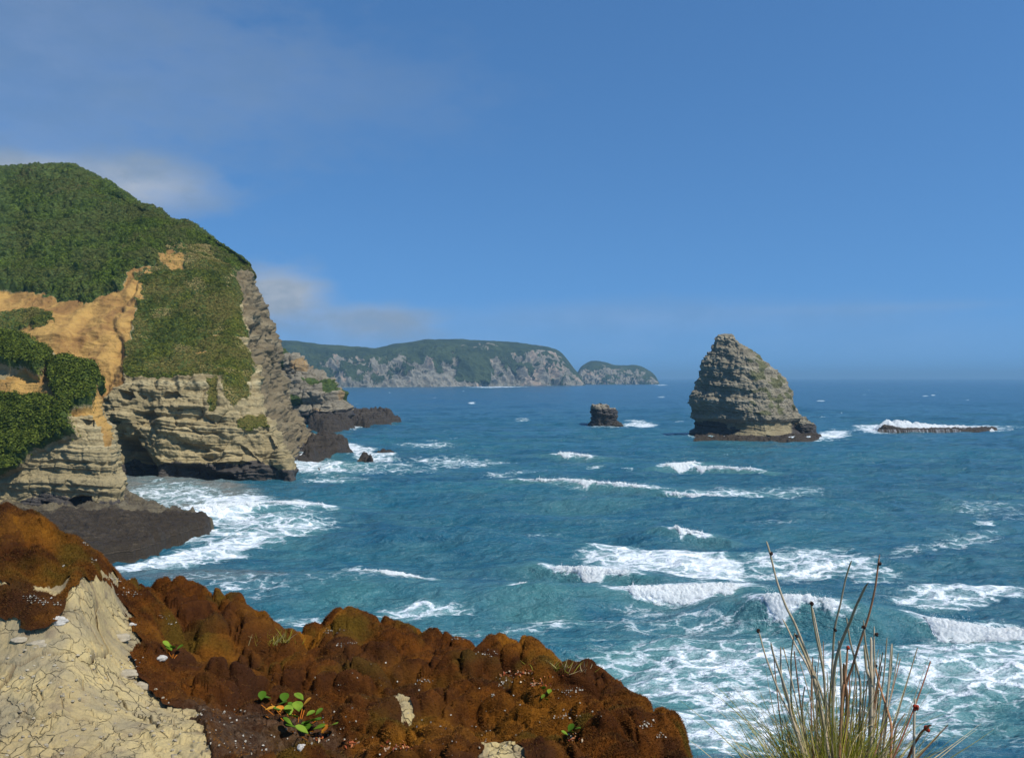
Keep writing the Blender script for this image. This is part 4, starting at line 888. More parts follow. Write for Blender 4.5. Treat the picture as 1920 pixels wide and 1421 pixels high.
# ------------------------------------------------------------------ foreground ledge
def foreground():
    silx = [-300,-120,0,60,120,165,210,260,330,400,450,500,540,590,640,700,760,820,870,900,940,1000,1050,1100,1150,1190,1240,1280,1310,1360,1450,1560,1700,1850,2000]
    sily = [985,960,951,953,985,1028,1084,1094,1106,1122,1142,1168,1200,1180,1154,1162,1176,1188,1202,1216,1214,1220,1248,1262,1294,1328,1350,1386,1440,1475,1480,1475,1480,1500,1540]
    silY = [5.6,5.4,5.2,5.1,5.0,5.1,5.3,5.7,6.0,6.1,6.1,6.0,5.8,6.0,6.2,6.2,6.1,6.0,5.9,5.8,5.7,5.5,5.3,5.1,4.9,4.7,4.5,4.3,4.1,3.9,3.8,3.8,3.8,3.8,3.8]
    rows = [[], [], [], [], [], [], [], [], [], []]
    for x, ys, Y in zip(silx, sily, silY):
        Yb = 3.3; yb = 1440
        if x > 1310: yb = max(1440, ys + 30); Yb = 3.35
        rows[0].append((x, 3100, 1.15)); rows[1].append((x, 2100, 1.8)); rows[2].append((x, 1700, 2.5))
        rows[3].append((x, yb, Yb))
        for k, (t, u) in enumerate([(0.30, 0.26), (0.62, 0.52), (0.86, 0.78)]):
            rows[4 + k].append((x, yb + (ys - yb) * t, Yb + (Y - Yb) * u))
        rows[7].append((x, ys, Y)); rows[8].append((x, ys + 120, Y + 0.35)); rows[9].append((x, ys + 900, Y + 1.2))
    S = net(rows, 1.25, 110, 5, rowcap={0: 20, 1: 25, 2: 60, 7: 50, 8: 40}); H, W = S.shape[:2]; px, py = to_px(S)
    X, Y, Z = S[..., 0], S[..., 1], S[..., 2]
    # ---- sandstone: broad plates split by cracks
    wx = X + 0.10 * fbm(X / 0.5, Y / 0.5, 1.0, 4); wy = Y + 0.10 * fbm(X / 0.5 + 9, Y / 0.5, 1.0, 4)
    a1, a2, c1 = worley(wx / 0.50, wy / 0.36); b1, b2, c2 = worley(wx / 0.17 + 5, wy / 0.13)
    crack1 = ss(a2 - a1, 0.035, 0.0); crack2 = ss(b2 - b1, 0.05, 0.0) * ss(pn(X / 0.5, Y / 0.4, 4.0), -0.15, 0.15)
    rock = S.copy()
    lay = fbm(X / 0.8, Y / 0.5, 7.0, 4, 0.5)
    plate = 0.016 * (c1 / 255.0 - 0.5) + 0.010 * (c2 / 255.0) * ss(pn(X / 0.7, Y / 0.5, 7.0), 0.0, 0.3) + 0.010 * ss(lay, 0.0, 0.05) + 0.012 * ss(lay, 0.35, 0.40)
    puff = 0.006 * np.sqrt(np.clip(b2 - b1, 0, 1)) + 0.010 * np.sqrt(np.clip(a2 - a1, 0, 1))
    bx_ = poly_sdf(px, py, [(-400,1165),(120,1150),(150,1105),(195,1100),(225,1130),(250,1180),(250,1260),(300,1320),(370,1340),(400,1425),(400,2400),(-400,2400)])
    broad = np.sqrt(np.clip(1 - 1.5 * (BW := worley(X / 0.66 + 0.42 * fbm(X / 0.7, Y / 0.7, 1, 3), Y / 0.52 + 0.42 * fbm(X / 0.7, Y / 0.7, 5, 3)))[0] ** 2, 0.02, 1))
    lm_ = 1 - 0.8 * ss(px, 270, 200) * ss(py, 1220, 1150)
    off = ((0.33 * broad - 0.05) * lm_ + 0.16 * (1 - lm_) + 0.09 * fbm(X / 0.9, Y / 0.6, 3.0, 3) - 0.34) * ss(-bx_, 0, 90) + (0.06 * ss(px, 110, 150) * ss(px, 245, 205) + 0.085 * ss(px, 125, 60) + 0.085 * ss(px, 60, 5)) * ss(py, 1180, 1090)
    off = off + 0.12 * np.exp(-((px - 950) / 85) ** 2 - ((py - 1445) / 70) ** 2) * (py < 1900) + 0.07 * np.exp(-((px - 742) / 40) ** 2 - ((py - 1310) / 40) ** 2)
    rock[..., 2] += off + plate + puff - 0.035 * crack1 - 0.010 * crack2 + 0.010 * fbm(X / 0.3, Y / 0.3, 2.0, 5, 0.6) + 0.006 * fbm(X / 0.045, Y / 0.045, 2.0, 3, 0.6) + 0.012 * ss(fbm(X / 0.11, Y / 0.09, 6.0, 3), 0.25, 0.32) - 0.01
    # ---- moss mask
    jx = px + 14 * fbm(X / 0.25, Y / 0.25, 3.0, 4, 0.6); jy = py + 10 * fbm(X / 0.25 + 7, Y / 0.25, 3.0, 4, 0.6)
    bare = np.maximum.reduce([
        poly_sdf(jx, jy, [(-400,1160),(0,1168),(28,1170),(34,1190),(80,1195),(110,1165),(125,1130),(150,1108),(195,1104),(225,1130),(250,1165),(242,1185),(258,1205),(248,1225),(252,1265),(290,1300),(300,1318),(365,1330),(372,1345),(350,1352),(385,1385),(398,1425),(400,2400),(-400,2400)]),
        poly_sdf(jx, jy, [(52,1105),(70,1088),(105,1075),(142,1078),(130,1092),(95,1104),(70,1110)]), poly_sdf(jx, jy, [(-50,1122),(0,1118),(26,1124),(0,1130),(-50,1132)]),
        poly_sdf(jx, jy, [(715,1296),(735,1286),(772,1296),(768,1322),(745,1328),(730,1312)]), poly_sdf(jx, jy, [(890,1425),(905,1388),(940,1378),(970,1398),(1012,1425),(1020,1800),(860,1800)]),
        poly_sdf(jx, jy, [(1212,1425),(1220,1404),(1240,1415),(1245,1440),(1210,1440)]), poly_sdf(jx, jy, [(196,1095),(214,1086),(226,1100),(215,1112),(200,1108)])])
    moss = ss(-bare, -2, 5)
    # hummocks
    h1, h2, hc = worley(X / 0.45 + 0.6 * fbm(X / 0.5, Y / 0.5, 1, 3), Y / 0.40 + 0.6 * fbm(X / 0.5, Y / 0.5, 5, 3)); g1, g2, gc = worley(X / 0.23 + 3 + 0.4 * fbm(X / 0.25, Y / 0.25, 8, 3), Y / 0.2 + 0.4 * fbm(X / 0.25, Y / 0.25, 2, 3))
    dome = np.sqrt(np.clip(1 - 1.25 * h1 * h1, 0.02, 1)); dome2 = np.sqrt(np.clip(1 - 1.3 * g1 * g1, 0.02, 1))
    th = (0.25 + 0.75 * ss(-bare, 0, 45)) * (0.35 + 0.65 * lm_) * (0.02 + 0.10 * dome * (0.3 + 0.7 * hc / 255.0) + 0.11 * dome2 * (0.2 + 0.8 * gc / 255.0) + 0.02 * (1 - 2 * np.abs(pn(X / 0.13, Y / 0.13, Z / 0.13))) + 0.006 * fbm(X / 0.05, Y / 0.05, Z / 0.05, 3) - 0.02 - 0.065 * np.exp(-(g2 - g1) / 0.09) - 0.075 * np.exp(-(h2 - h1) / 0.07) + 0.012)
    thin = ss(poly_sdf(jx, jy, [(285,1320),(420,1290),(560,1310),(640,1340),(720,1440),(380,1440)]), -5, 25)
    th = th * (1 - 0.72 * thin)
    # keep the picture's skyline: lower everything by the mean hummock height towards the far edge
    mo = S.copy(); mo[..., 2] += off + th - 0.035 * ss(-bare, 0, 60)
    mo[..., 2] = np.where(moss > 0.02, np.maximum(mo[..., 2], rock[..., 2] + 0.0 + 0.03 * (moss - 0.3)), mo[..., 2])
    rock[..., 2] += 0.02 * ss(-bx_, 20, 70)
    rock[..., 2] = np.where(moss > 0.6, np.minimum(rock[..., 2], mo[..., 2] - 0.02), rock[..., 2])
    # ---- materials
    m, nt, b, out = new_mat('cracked_sandstone'); pos = N(nt, 'ShaderNodeTexCoord').outputs['Object']
    n_a = noise(nt, pos, 1.6, 5, 0.6); n_b = noise(nt, pos, 14, 6, 0.65); n_c = noise(nt, pos, 90, 4, 0.6)
    c = mix(nt, sstep(nt, n_a, 0.35, 0.65), (0.29, 0.22, 0.105), (0.43, 0.335, 0.155))
    c = mix(nt, sstep(nt, noise(nt, pos, 2.6, 4, 0.6, 0.4), 0.47, 0.62, 0, 0.75), c, (0.225, 0.19, 0.12))
    c = mix(nt, sstep(nt, n_b, 0.45, 0.75, 0, 0.45), c, (0.30, 0.24, 0.15))
    c = mix(nt, sstep(nt, n_c, 0.5, 0.7, 0, 0.5), c, (0.20, 0.155, 0.09)); c = mix(nt, sstep(nt, noise(nt, pos, 5.0, 7, 0.75, 0.3), 0.55, 0.66, 0, 0.6), c, (0.17, 0.13, 0.085))
    cr = N(nt, 'ShaderNodeSeparateColor', {0: attr(nt, 'mask').outputs['Color']})
    wvv = N(nt, 'ShaderNodeVectorMath', {0: pos, 1: N(nt, 'ShaderNodeVectorMath', {0: N(nt, 'ShaderNodeTexNoise', {'Vector': pos, 'Scale': 3.0, 'Detail': 5.0}).outputs['Color'], 1: (0.3, 0.3, 0.3)}, operation='MULTIPLY').outputs[0]}, operation='ADD').outputs[0]
    fc = N(nt, 'ShaderNodeTexVoronoi', {'Vector': wvv, 'Scale': 11.0}, feature='DISTANCE_TO_EDGE').outputs['Distance']
    hair = mth(nt, 'MULTIPLY', sstep(nt, fc, 0.035, 0.0), sstep(nt, noise(nt, pos, 3.2, 3), 0.42, 0.58))
    c = mix(nt, mth(nt, 'MULTIPLY', cr.outputs[0], sstep(nt, n_b, 0.3, 0.7, 0.25, 0.9)), c, (0.075, 0.05, 0.035)); c = mix(nt, mth(nt, 'MULTIPLY', hair, 0.25), c, (0.13, 0.095, 0.06))
    c = mix(nt, mth(nt, 'MULTIPLY', cr.outputs[1], 0.6), c, (0.15, 0.11, 0.07))
    setin(nt, b, 'Base Color', c); b.inputs['Roughness'].default_value = 0.92; b.inputs['Specular IOR Level'].default_value = 0.2
    hh = mth(nt, 'SUBTRACT', mth(nt, 'ADD', mth(nt, 'MULTIPLY', n_b, 1.0), mth(nt, 'MULTIPLY', n_c, 0.3)), mth(nt, 'MULTIPLY', hair, 1.2))
    setin(nt, b, 'Normal', bumpn(nt, hh, 0.012, 0.9)); M_SAND = m
    dirt = ss(-bare, -26, -4) * ss(fbm(X / 0.12, Y / 0.12, 2.0, 4), -0.1, 0.5)
    o = mesh_np('rock_ledge', rock.reshape(-1, 3), grid_faces(H, W), M_SAND, {'mask': np.stack([np.maximum(crack1, 0.45 * crack2), dirt, 0 * dirt], -1).reshape(-1, 3)}); tag(o, kind='structure')
    m, nt, b, out = new_mat('rust_brown_moss'); pos = N(nt, 'ShaderNodeTexCoord').outputs['Object']
    def moss_col(nt, pos, t=None):
        n1_ = noise(nt, pos, 1.5, 4, 0.6, 0.3); n2_ = noise(nt, pos, 6.0, 5, 0.65); n3_ = noise(nt, pos, 2.3, 3, 0.5)
        c = mix(nt, sstep(nt, n2_, 0.30, 0.70), (0.042, 0.014, 0.005), (0.165, 0.054, 0.008))
        c = mix(nt, sstep(nt, n1_, 0.46, 0.70, 0, 0.85), c, (0.31, 0.125, 0.013))
        c = mix(nt, sstep(nt, n3_, 0.54, 0.68, 0, 0.75), c, (0.10, 0.068, 0.010))
        sp_ = sstep(nt, noise(nt, mapping(nt, pos, loc=(4, 2, 1)), 1.9, 4, 0.6), 0.52, 0.64, 0, 0.75)
        c = mix(nt, sp_, c, (0.042, 0.018, 0.010))
        return c
    c = moss_col(nt, pos); c = mix(nt, sstep(nt, noise(nt, pos, 60, 5, 0.7), 0.35, 0.75, 0, 0.4), c, (0.03, 0.011, 0.004))
    mk = N(nt, 'ShaderNodeSeparateColor', {0: attr(nt, 'mask').outputs['Color']})
    c = mix(nt, sstep(nt, mth(nt, 'ADD', mth(nt, 'MULTIPLY', mk.outputs[1], 0.7), mth(nt, 'MULTIPLY', mk.outputs[2], 0.3)), 0.52, 0.72, 0, 0.5), c, (0.050, 0.019, 0.008))
    c = mix(nt, mth(nt, 'MULTIPLY', mk.outputs[0], sstep(nt, noise(nt, pos, 12, 6, 0.7), 0.3, 0.7, 0.35, 1)), c, mix(nt, sstep(nt, noise(nt, pos, 25, 5, 0.7), 0.35, 0.7), (0.035, 0.022, 0.015), (0.14, 0.09, 0.055)))
    setin(nt, b, 'Base Color', c); b.inputs['Roughness'].default_value = 1.0; b.inputs['Specular IOR Level'].default_value = 0.05
    setin(nt, b, 'Normal', bumpn(nt, noise(nt, pos, 45, 6, 0.75), 0.02, 1.0)); M_MOSS = m
    mm = moss; keep = (np.minimum.reduce([mm[:-1, :-1], mm[1:, :-1], mm[:-1, 1:], mm[1:, 1:]]) > 0.02)
    V, Fq, tm = compact(mo.reshape(-1, 3), grid_faces(H, W, keep), np.stack([thin, BW[2] / 255.0, gc / 255.0], -1).reshape(-1, 3))
    o = mesh_np('moss', V, Fq, M_MOSS, {'mask': tm}); tag(o, 'rust-brown cushion moss in rounded hummocks over the foreground rock ledge', 'moss', kind='stuff')
    m2, nt, b, out = new_mat('moss_fibre'); pos = N(nt, 'ShaderNodeTexCoord').outputs['Object']; t = N(nt, 'ShaderNodeSeparateColor', {0: attr(nt, 'tint').outputs['Color']})
    c = moss_col(nt, pos); c = mix(nt, sstep(nt, t.outputs[0], 0, 1, 0.0, 0.35), c, mix(nt, t.outputs[1], (0.36, 0.18, 0.035), (0.012, 0.005, 0.003)))
    setin(nt, b, 'Base Color', c); b.inputs['Roughness'].default_value = 0.9; b.inputs['Specular IOR Level'].default_value = 0.1
    # short fibres
    rg = np.random.default_rng(21); n = 300000
    vis = moss * (py < 1450) * (py > 900) * (px > -40) * (px < 1330) * (1 - 0.7 * thin); vis[int(H * 0.97):] = 0
    vis = vis * np.clip(Y / 4, 0.5, 2)
    dk = ss(0.7 * BW[2] / 255.0 + 0.3 * gc / 255.0, 0.45, 0.65)
    P, nn, _ = scatter_on(mo, vis * (1 - 0.5 * dk), n, 1, rg)
    nn = nn * np.sign(nn[:, 2:3] + 1e-6); dr = nn + rg.normal(size=(n, 3)) * 0.4; dr /= np.linalg.norm(dr, axis=1)[:, None]
    Ln = rg.uniform(0.006, 0.014, (n, 1)); w = np.cross(dr, rg.normal(size=(n, 3))); w /= np.linalg.norm(w, axis=1)[:, None]; w *= rg.uniform(0.0009, 0.0019, (n, 1))
    V = np.stack([P - w, P + w, P + dr * Ln], 1).reshape(-1, 3)
    o = mesh_np('moss_fibres', V, np.arange(n * 3).reshape(n, 3), m2, {'tint': np.repeat(rg.random((n, 2)), 3, 0)}, smooth=False); tag(o, 'short wiry rust-brown moss fibres bristling over the hummocks of the ledge', 'moss', kind='stuff')
    top = np.where((moss > 0.3)[..., None], mo, rock)
    return top, to_px(top)
FG, (FGX, FGY) = foreground()
_gv = FG.reshape(-1, 3); _ok = (FGX.ravel() > -200) & (FGX.ravel() < 2000) & (FGY.ravel() > 800) & (FGY.ravel() < 1700)
_gv = _gv[_ok]; _gk = (FGX.ravel()[_ok] / 4).astype(int) * 10000 + (FGY.ravel()[_ok] / 4).astype(int)
_o = np.lexsort((_gv[:, 1], _gk)); _gv = _gv[_o]; _gk, _first = np.unique(_gk[_o], return_index=True); _gd = dict(zip(_gk.tolist(), _first.tolist()))
def ground_at(px, py):
    for r in range(0, 12):
        best = [_gd[k] for dx in range(-r, r + 1) for dy in range(-r, r + 1) if (k := (int(px / 4) + dx) * 10000 + int(py / 4) + dy) in _gd]
        if best: return _gv[min(best, key=lambda i: _gv[i, 1])]
    return _gv[0]

# ------------------------------------------------------------------ small things on the ledge
def leafy(name, spots, L, rg, label, green=((0.07, 0.15, 0.010), (0.22, 0.32, 0.03)), cat='plant', orange=(), group=None):
    G = np.array([ground_at(x, y) for x, y in spots]); org = G.mean(0); org[2] = G[:, 2].min()
    root = empty(name, org); tag(root, label, cat, group)
    Mg = bpy.data.materials.get('succulent_leaf') or leaf_mat('succulent_leaf', green[0], green[1], 20, 0.25, 0.6)
    Mo = bpy.data.materials.get('reddening_leaf') or leaf_mat('reddening_leaf', (0.5, 0.13, 0.015), (0.7, 0.35, 0.04), 20, 0.2, 0.45)
    for i, g in enumerate(G):
        a = rg.uniform(0, 2 * math.pi); ln = L * rg.uniform(0.8, 1.2); til = rg.uniform(0.35, 0.9)
        d = np.array([math.cos(a) * math.cos(til), math.sin(a) * math.cos(til), math.sin(til)]); s = np.cross(d, [0, 0, 1]); s /= np.linalg.norm(s); up = np.cross(s, d)
        nu, nv = 10, 7; u = np.linspace(0, 1, nu)[:, None]; v = np.linspace(-1, 1, nv)[None, :]
        w = 0.40 * ln * np.sqrt(np.clip(1 - ((u - 0.62) / np.where(u < 0.62, 0.62, 0.385)) ** 2, 0.004, 1)) * ss(u, -0.25, 0.5)
        base = g + np.array([0, 0, 0.036]) 
        P = base + (u * ln)[..., None] * d + (w * v)[..., None] * s + ((0.12 * w * v * v) - 0.12 * ln * u * u + 0.004)[..., None] * up
        P2 = P + up * 0.0022
        V = np.concatenate([P.reshape(-1, 3), P2.reshape(-1, 3)]); f = grid_faces(nu, nv); Fq = np.concatenate([f[:, ::-1], f + nu * nv])
        mesh_np('leaf', V, Fq, Mo if i in orange else Mg, {'tint': np.full((len(V), 2), rg.random())}, origin=org, parent=root)
    V, Fq = join([tube([org + [0, 0, -0.02], (org + g) / 2 + [0, 0, 0.004], g + [0, 0, 0.014]], 0.0022, 5) for g in G])
    mesh_np('stem', V, Fq, Mo, {'tint': np.full((len(V), 2), 0.4)}, origin=org, parent=root)
rg = np.random.default_rng(2)
zl = lambda L: [(x / 2.955, 940 + y / 2.955 + 5) for x, y in L]
leafy('succulent_plant', zl([(1447,1127),(1510,1127),(1580,1138),(1668,1130),(1540,1165),(1600,1215),(1660,1195),(1700,1215),(1650,1230),(1615,1265),(1695,1262),(1760,1248),(1750,1210),(1822,1283),(1648,1290),(1690,1300),(1730,1295),(1705,1328),(1600,1200),(1625,1170),(1685,1162),(1475,1190),(1790,1310),(1550,1200),(1570,1180),(1640,1175),(1720,1240),(1735,1265)]), 0.054, rg,
      'bright green round-leaved plant with orange lower leaves in the dark moss', orange=(20, 21, 22, 23))
leafy('succulent_plant', [(318,1224),(326,1228),(333,1231),(322,1232)], 0.045, rg, 'tiny pale green plant beside a white stone on the moss', group=None)
leafy('succulent_plant', [(1018,1306),(1022,1318),(1026,1326),(1016,1322),(1030,1314)], 0.034, rg, 'small green sprig low on the right half of the mossy ledge')
leafy('succulent_plant', [(1066,1384),(1072,1390),(1062,1392),(1078,1380)], 0.034, rg, 'small green and red sprig near the bottom right of the moss')

M_STONE = rock_mat('pale_pebble', [(0.30, 0.27, 0.22), (0.45, 0.42, 0.36), (0.55, 0.52, 0.46), (0.68, 0.65, 0.6)], 20, 0.004, fine=25)
M_PLATE = rock_mat('grey_sandstone_chip', [(0.24, 0.20, 0.14), (0.34, 0.29, 0.20), (0.42, 0.36, 0.25), (0.48, 0.42, 0.3)], 12, 0.008, fine=18)
def stone(px, py, r, lab, mat, flat=0.55, name='stone', cat='stone', group=None):
    g = ground_at(px, py); nu, nv = 26, 34
    u = np.linspace(0.001, math.pi - 0.001, nu)[:, None]; v = np.linspace(0, 2 * math.pi, nv + 1)[None]
    D = np.stack([np.sin(u) * np.cos(v), np.sin(u) * np.sin(v), np.cos(u) + 0 * v], -1); seed = px * 0.13
    k = 1 + 0.35 * pn(D[..., 0] * 1.3 + seed, D[..., 1] * 1.3, D[..., 2] * 1.3) + 0.12 * pn(D[..., 0] * 4 + seed, D[..., 1] * 4, D[..., 2] * 4)
    P = D * k[..., None] * r * np.array([1, 0.8, flat]); P[:, -1] = P[:, 0]
    P = P + g + np.array([0, r * 0.3, -r * flat * 0.25])
    o = mesh_np(name, P.reshape(-1, 3), grid_faces(nu, nv + 1), mat, {'mask': np.zeros((nu * (nv + 1), 3))}, origin=g); tag(o, lab, cat, group)
stone(567, 1402, 0.019, 'round pale pebble just below the bright green plant', M_STONE, 0.8)
stone(300, 1233, 0.032, 'white stone lying in the moss next to the tiny plant', M_STONE, 0.5)
stone(70, 1204, 0.05, 'flat grey rock chip on bare sandstone, just right of a smaller chip', M_PLATE, 0.35, 'rock_chip')
stone(34, 1198, 0.035, 'leftmost grey rock chip at the upper edge of the bare sandstone', M_PLATE, 0.35, 'rock_chip')
stone(226, 1192, 0.05, 'grey slab chip at the right shoulder of the sandstone, under the moss', M_PLATE, 0.4, 'rock_chip')
stone(268, 1284, 0.055, 'broken grey chip where the sandstone meets the moss, above the long bare tongue', M_PLATE, 0.4, 'rock_chip')
stone(232, 1262, 0.05, 'small angular chip just above the broken grey chip', M_PLATE, 0.4, 'rock_chip')
stone(108, 1160, 0.04, 'small pale stone below the white lichen patch', M_STONE, 0.6)
stone(246, 1168, 0.02, 'little pale stone at the moss edge, right of the grey slab chip', M_STONE, 0.6)
def rubble():
    rg = np.random.default_rng(77); parts = []
    for i in range(150):
        px = rg.uniform(5, 380); py = rg.uniform(1215, 1420)
        if px > 250 + (py - 1215) * 0.7: continue
        g = ground_at(px, py); r = rg.uniform(0.003, 0.011); u = np.linspace(0.01, math.pi - 0.01, 5)[:, None]; v = np.linspace(0, 2 * math.pi, 7)[None]
        D = np.stack([np.sin(u) * np.cos(v), np.sin(u) * np.sin(v), np.cos(u) + 0 * v], -1) * (1 + 0.5 * pn(np.full((5, 7), i * 1.7) + np.cos(v), u * 2.1 + 0 * v, 0.3))[..., None]
        D[:, -1] = D[:, 0]; parts.append(((D * r * np.array([1, 0.8, 0.55]) + g).reshape(-1, 3), grid_faces(5, 7)))
    V, Fq = join(parts); o = mesh_np('grit', V, Fq, M_PLATE, {'mask': np.zeros((len(V), 3))}, smooth=False)
    tag(o, 'small crumbs of broken rock strewn over the bare sandstone', 'gravel', kind='stuff')
rubble()
# lichen crumbs
def crumbs():
    rg = np.random.default_rng(9); P = []; S_ = []
    for (cx, cy, sx, sy, n) in [(60,1122,14,6,70),(82,1130,8,5,30),(110,1132,8,5,30),(245,1112,14,5,50),(215,1090,14,4,40),(230,1085,18,3,30),(168,1010,3,8,20),(176,1050,4,6,20),(308,1156,9,4,40),(322,1170,6,3,20),(620,1182,16,3,60),(662,1205,10,3,30),(640,1210,10,3,30),(852,1198,10,2,40),(915,1225,12,3,40),(945,1280,12,8,50),(790,1278,14,5,50),(1070,1295,20,8,70),(1060,1340,30,6,40),(1215,1358,8,6,60),(1238,1380,8,4,30),(925,1303,4,2,20),(960,1262,6,2,20),(118,1062,3,2,10),(240,1240,30,12,40),(700,1262,100,60,50),(1000,1330,130,60,60),(850,1380,120,40,50),(460,1390,120,20,90),(600,1370,60,30,60),(410,1340,60,15,50)]:
        for _ in range(int(n * 0.6)):
            x = cx + rg.normal() * sx * 0.6; y = cy + rg.normal() * sy * 0.6
            P.append((x, y)); S_.append(rg.uniform(0.002, 0.0065))
    P = np.array(P); G = np.array([ground_at(x, y) for x, y in P]); n = len(G)
    V, Fq = cards(G + [0, 0, 0.006], np.tile([0, -0.3, 1.0], (n, 1)), np.array(S_) * 2.0, rg, 0.8, 0.9)
    tag(mesh_np('lichen', V, Fq, leaf_mat('white_lichen', (0.24, 0.21, 0.16), (0.42, 0.39, 0.33), 30), {'tint': np.repeat(rg.random((n, 2)), 4, 0)}), 'crumbs of white lichen and grit scattered over the moss and rock', 'lichen', kind='stuff')
    # reddish dead leaves
    P = []
    for (cx, cy, sx, sy, n) in [(955,1265,20,6,40),(1010,1280,30,10,45),(990,1262,14,5,20),(740,1402,26,8,50),(660,1395,14,10,25),(1075,1385,14,10,25),(530,1330,8,5,12),(600,1385,12,6,14)]:
        for _ in range(n): P.append((cx + rg.normal() * sx * 0.6, cy + rg.normal() * sy * 0.6))
    G = np.array([ground_at(x, y) for x, y in P]); n = len(G)
    V, Fq = cards(G + [0, 0, 0.008], np.tile([0, -0.3, 1.0], (n, 1)), rg.uniform(0.010, 0.022, n), rg, 0.6, 0.5)
    tag(mesh_np('leaf_litter', V, Fq, leaf_mat('fallen_red_leaves', (0.26, 0.05, 0.02), (0.42, 0.16, 0.06), 30, dry=(0.45, 0.36, 0.24)), {'tint': np.repeat(rg.random((n, 2)), 4, 0)}), 'reddish dead leaves caught in hollows of the moss', 'leaves', kind='stuff')
crumbs()

# ------------------------------------------------------------------ grasses and rushes
def stem_mat(name, c0, c1, c2):
    m, nt, b, out = new_mat(name); pos = N(nt, 'ShaderNodeTexCoord').outputs['Object']; t = N(nt, 'ShaderNodeSeparateColor', {0: attr(nt, 'tint').outputs['Color']})
    c = mix(nt, t.outputs[0], c0, c1); c = mix(nt, mth(nt, 'MULTIPLY', t.outputs[1], sstep(nt, noise(nt, pos, 9, 4), 0.35, 0.65)), c, c2)
    c = mix(nt, sstep(nt, noise(nt, pos, 70, 3), 0.5, 0.75, 0, 0.5), c, (0.09, 0.07, 0.045))
    setin(nt, b, 'Base Color', c); b.inputs['Roughness'].default_value = 0.6; b.inputs['Specular IOR Level'].default_value = 0.3
    return m
M_STEM = stem_mat('weathered_rush_stem', (0.34, 0.26, 0.16), (0.58, 0.46, 0.31), (0.26, 0.21, 0.10))
M_RED = stem_mat('rust_red_rush_stem', (0.34, 0.11, 0.05), (0.42, 0.20, 0.09), (0.15, 0.12, 0.05))
M_GRASS = leaf_mat('green_yellow_grass', (0.19, 0.20, 0.02), (0.46, 0.40, 0.05), 8, 0.3, 0.6, dry=(0.64, 0.50, 0.26))
M_SEEDD = leaf_mat('dark_seed_head', (0.02, 0.012, 0.01), (0.06, 0.03, 0.02), 60)
M_SEEDR = leaf_mat('red_seed_head', (0.20, 0.02, 0.01), (0.38, 0.05, 0.02), 60)
def blade(base, tip, bend, w, rg, n=7):
    t = np.linspace(0, 1, n)[:, None]; mid = (base + tip) / 2 + bend
    P = (1 - t) ** 2 * base + 2 * t * (1 - t) * mid + t ** 2 * tip
    s = np.cross(tip - base, rg.normal(size=3)); s /= np.linalg.norm(s) + 1e-9
    ww = w * (1 - t ** 2) + 0.0003
    V = np.stack([P - s * ww, P + s * ww], 1).reshape(-1, 3); i = np.arange(n - 1)[:, None] * 2
    return V, np.concatenate([i, i + 1, i + 3, i + 2], 1)
def lumpball(c, r, rg):
    parts = []
    for _ in range(7):
        o = rg.normal(size=3); o = o / np.linalg.norm(o) * r * 0.55
        u = np.linspace(0.01, math.pi - 0.01, 7)[:, None]; v = np.linspace(0, 2 * math.pi, 9)[None]
        D = np.stack([np.sin(u) * np.cos(v), np.sin(u) * np.sin(v), np.cos(u) + 0 * v], -1) * r * 0.6
        parts.append(((c + o + D).reshape(-1, 3), grid_faces(7, 9)))
    return join(parts)
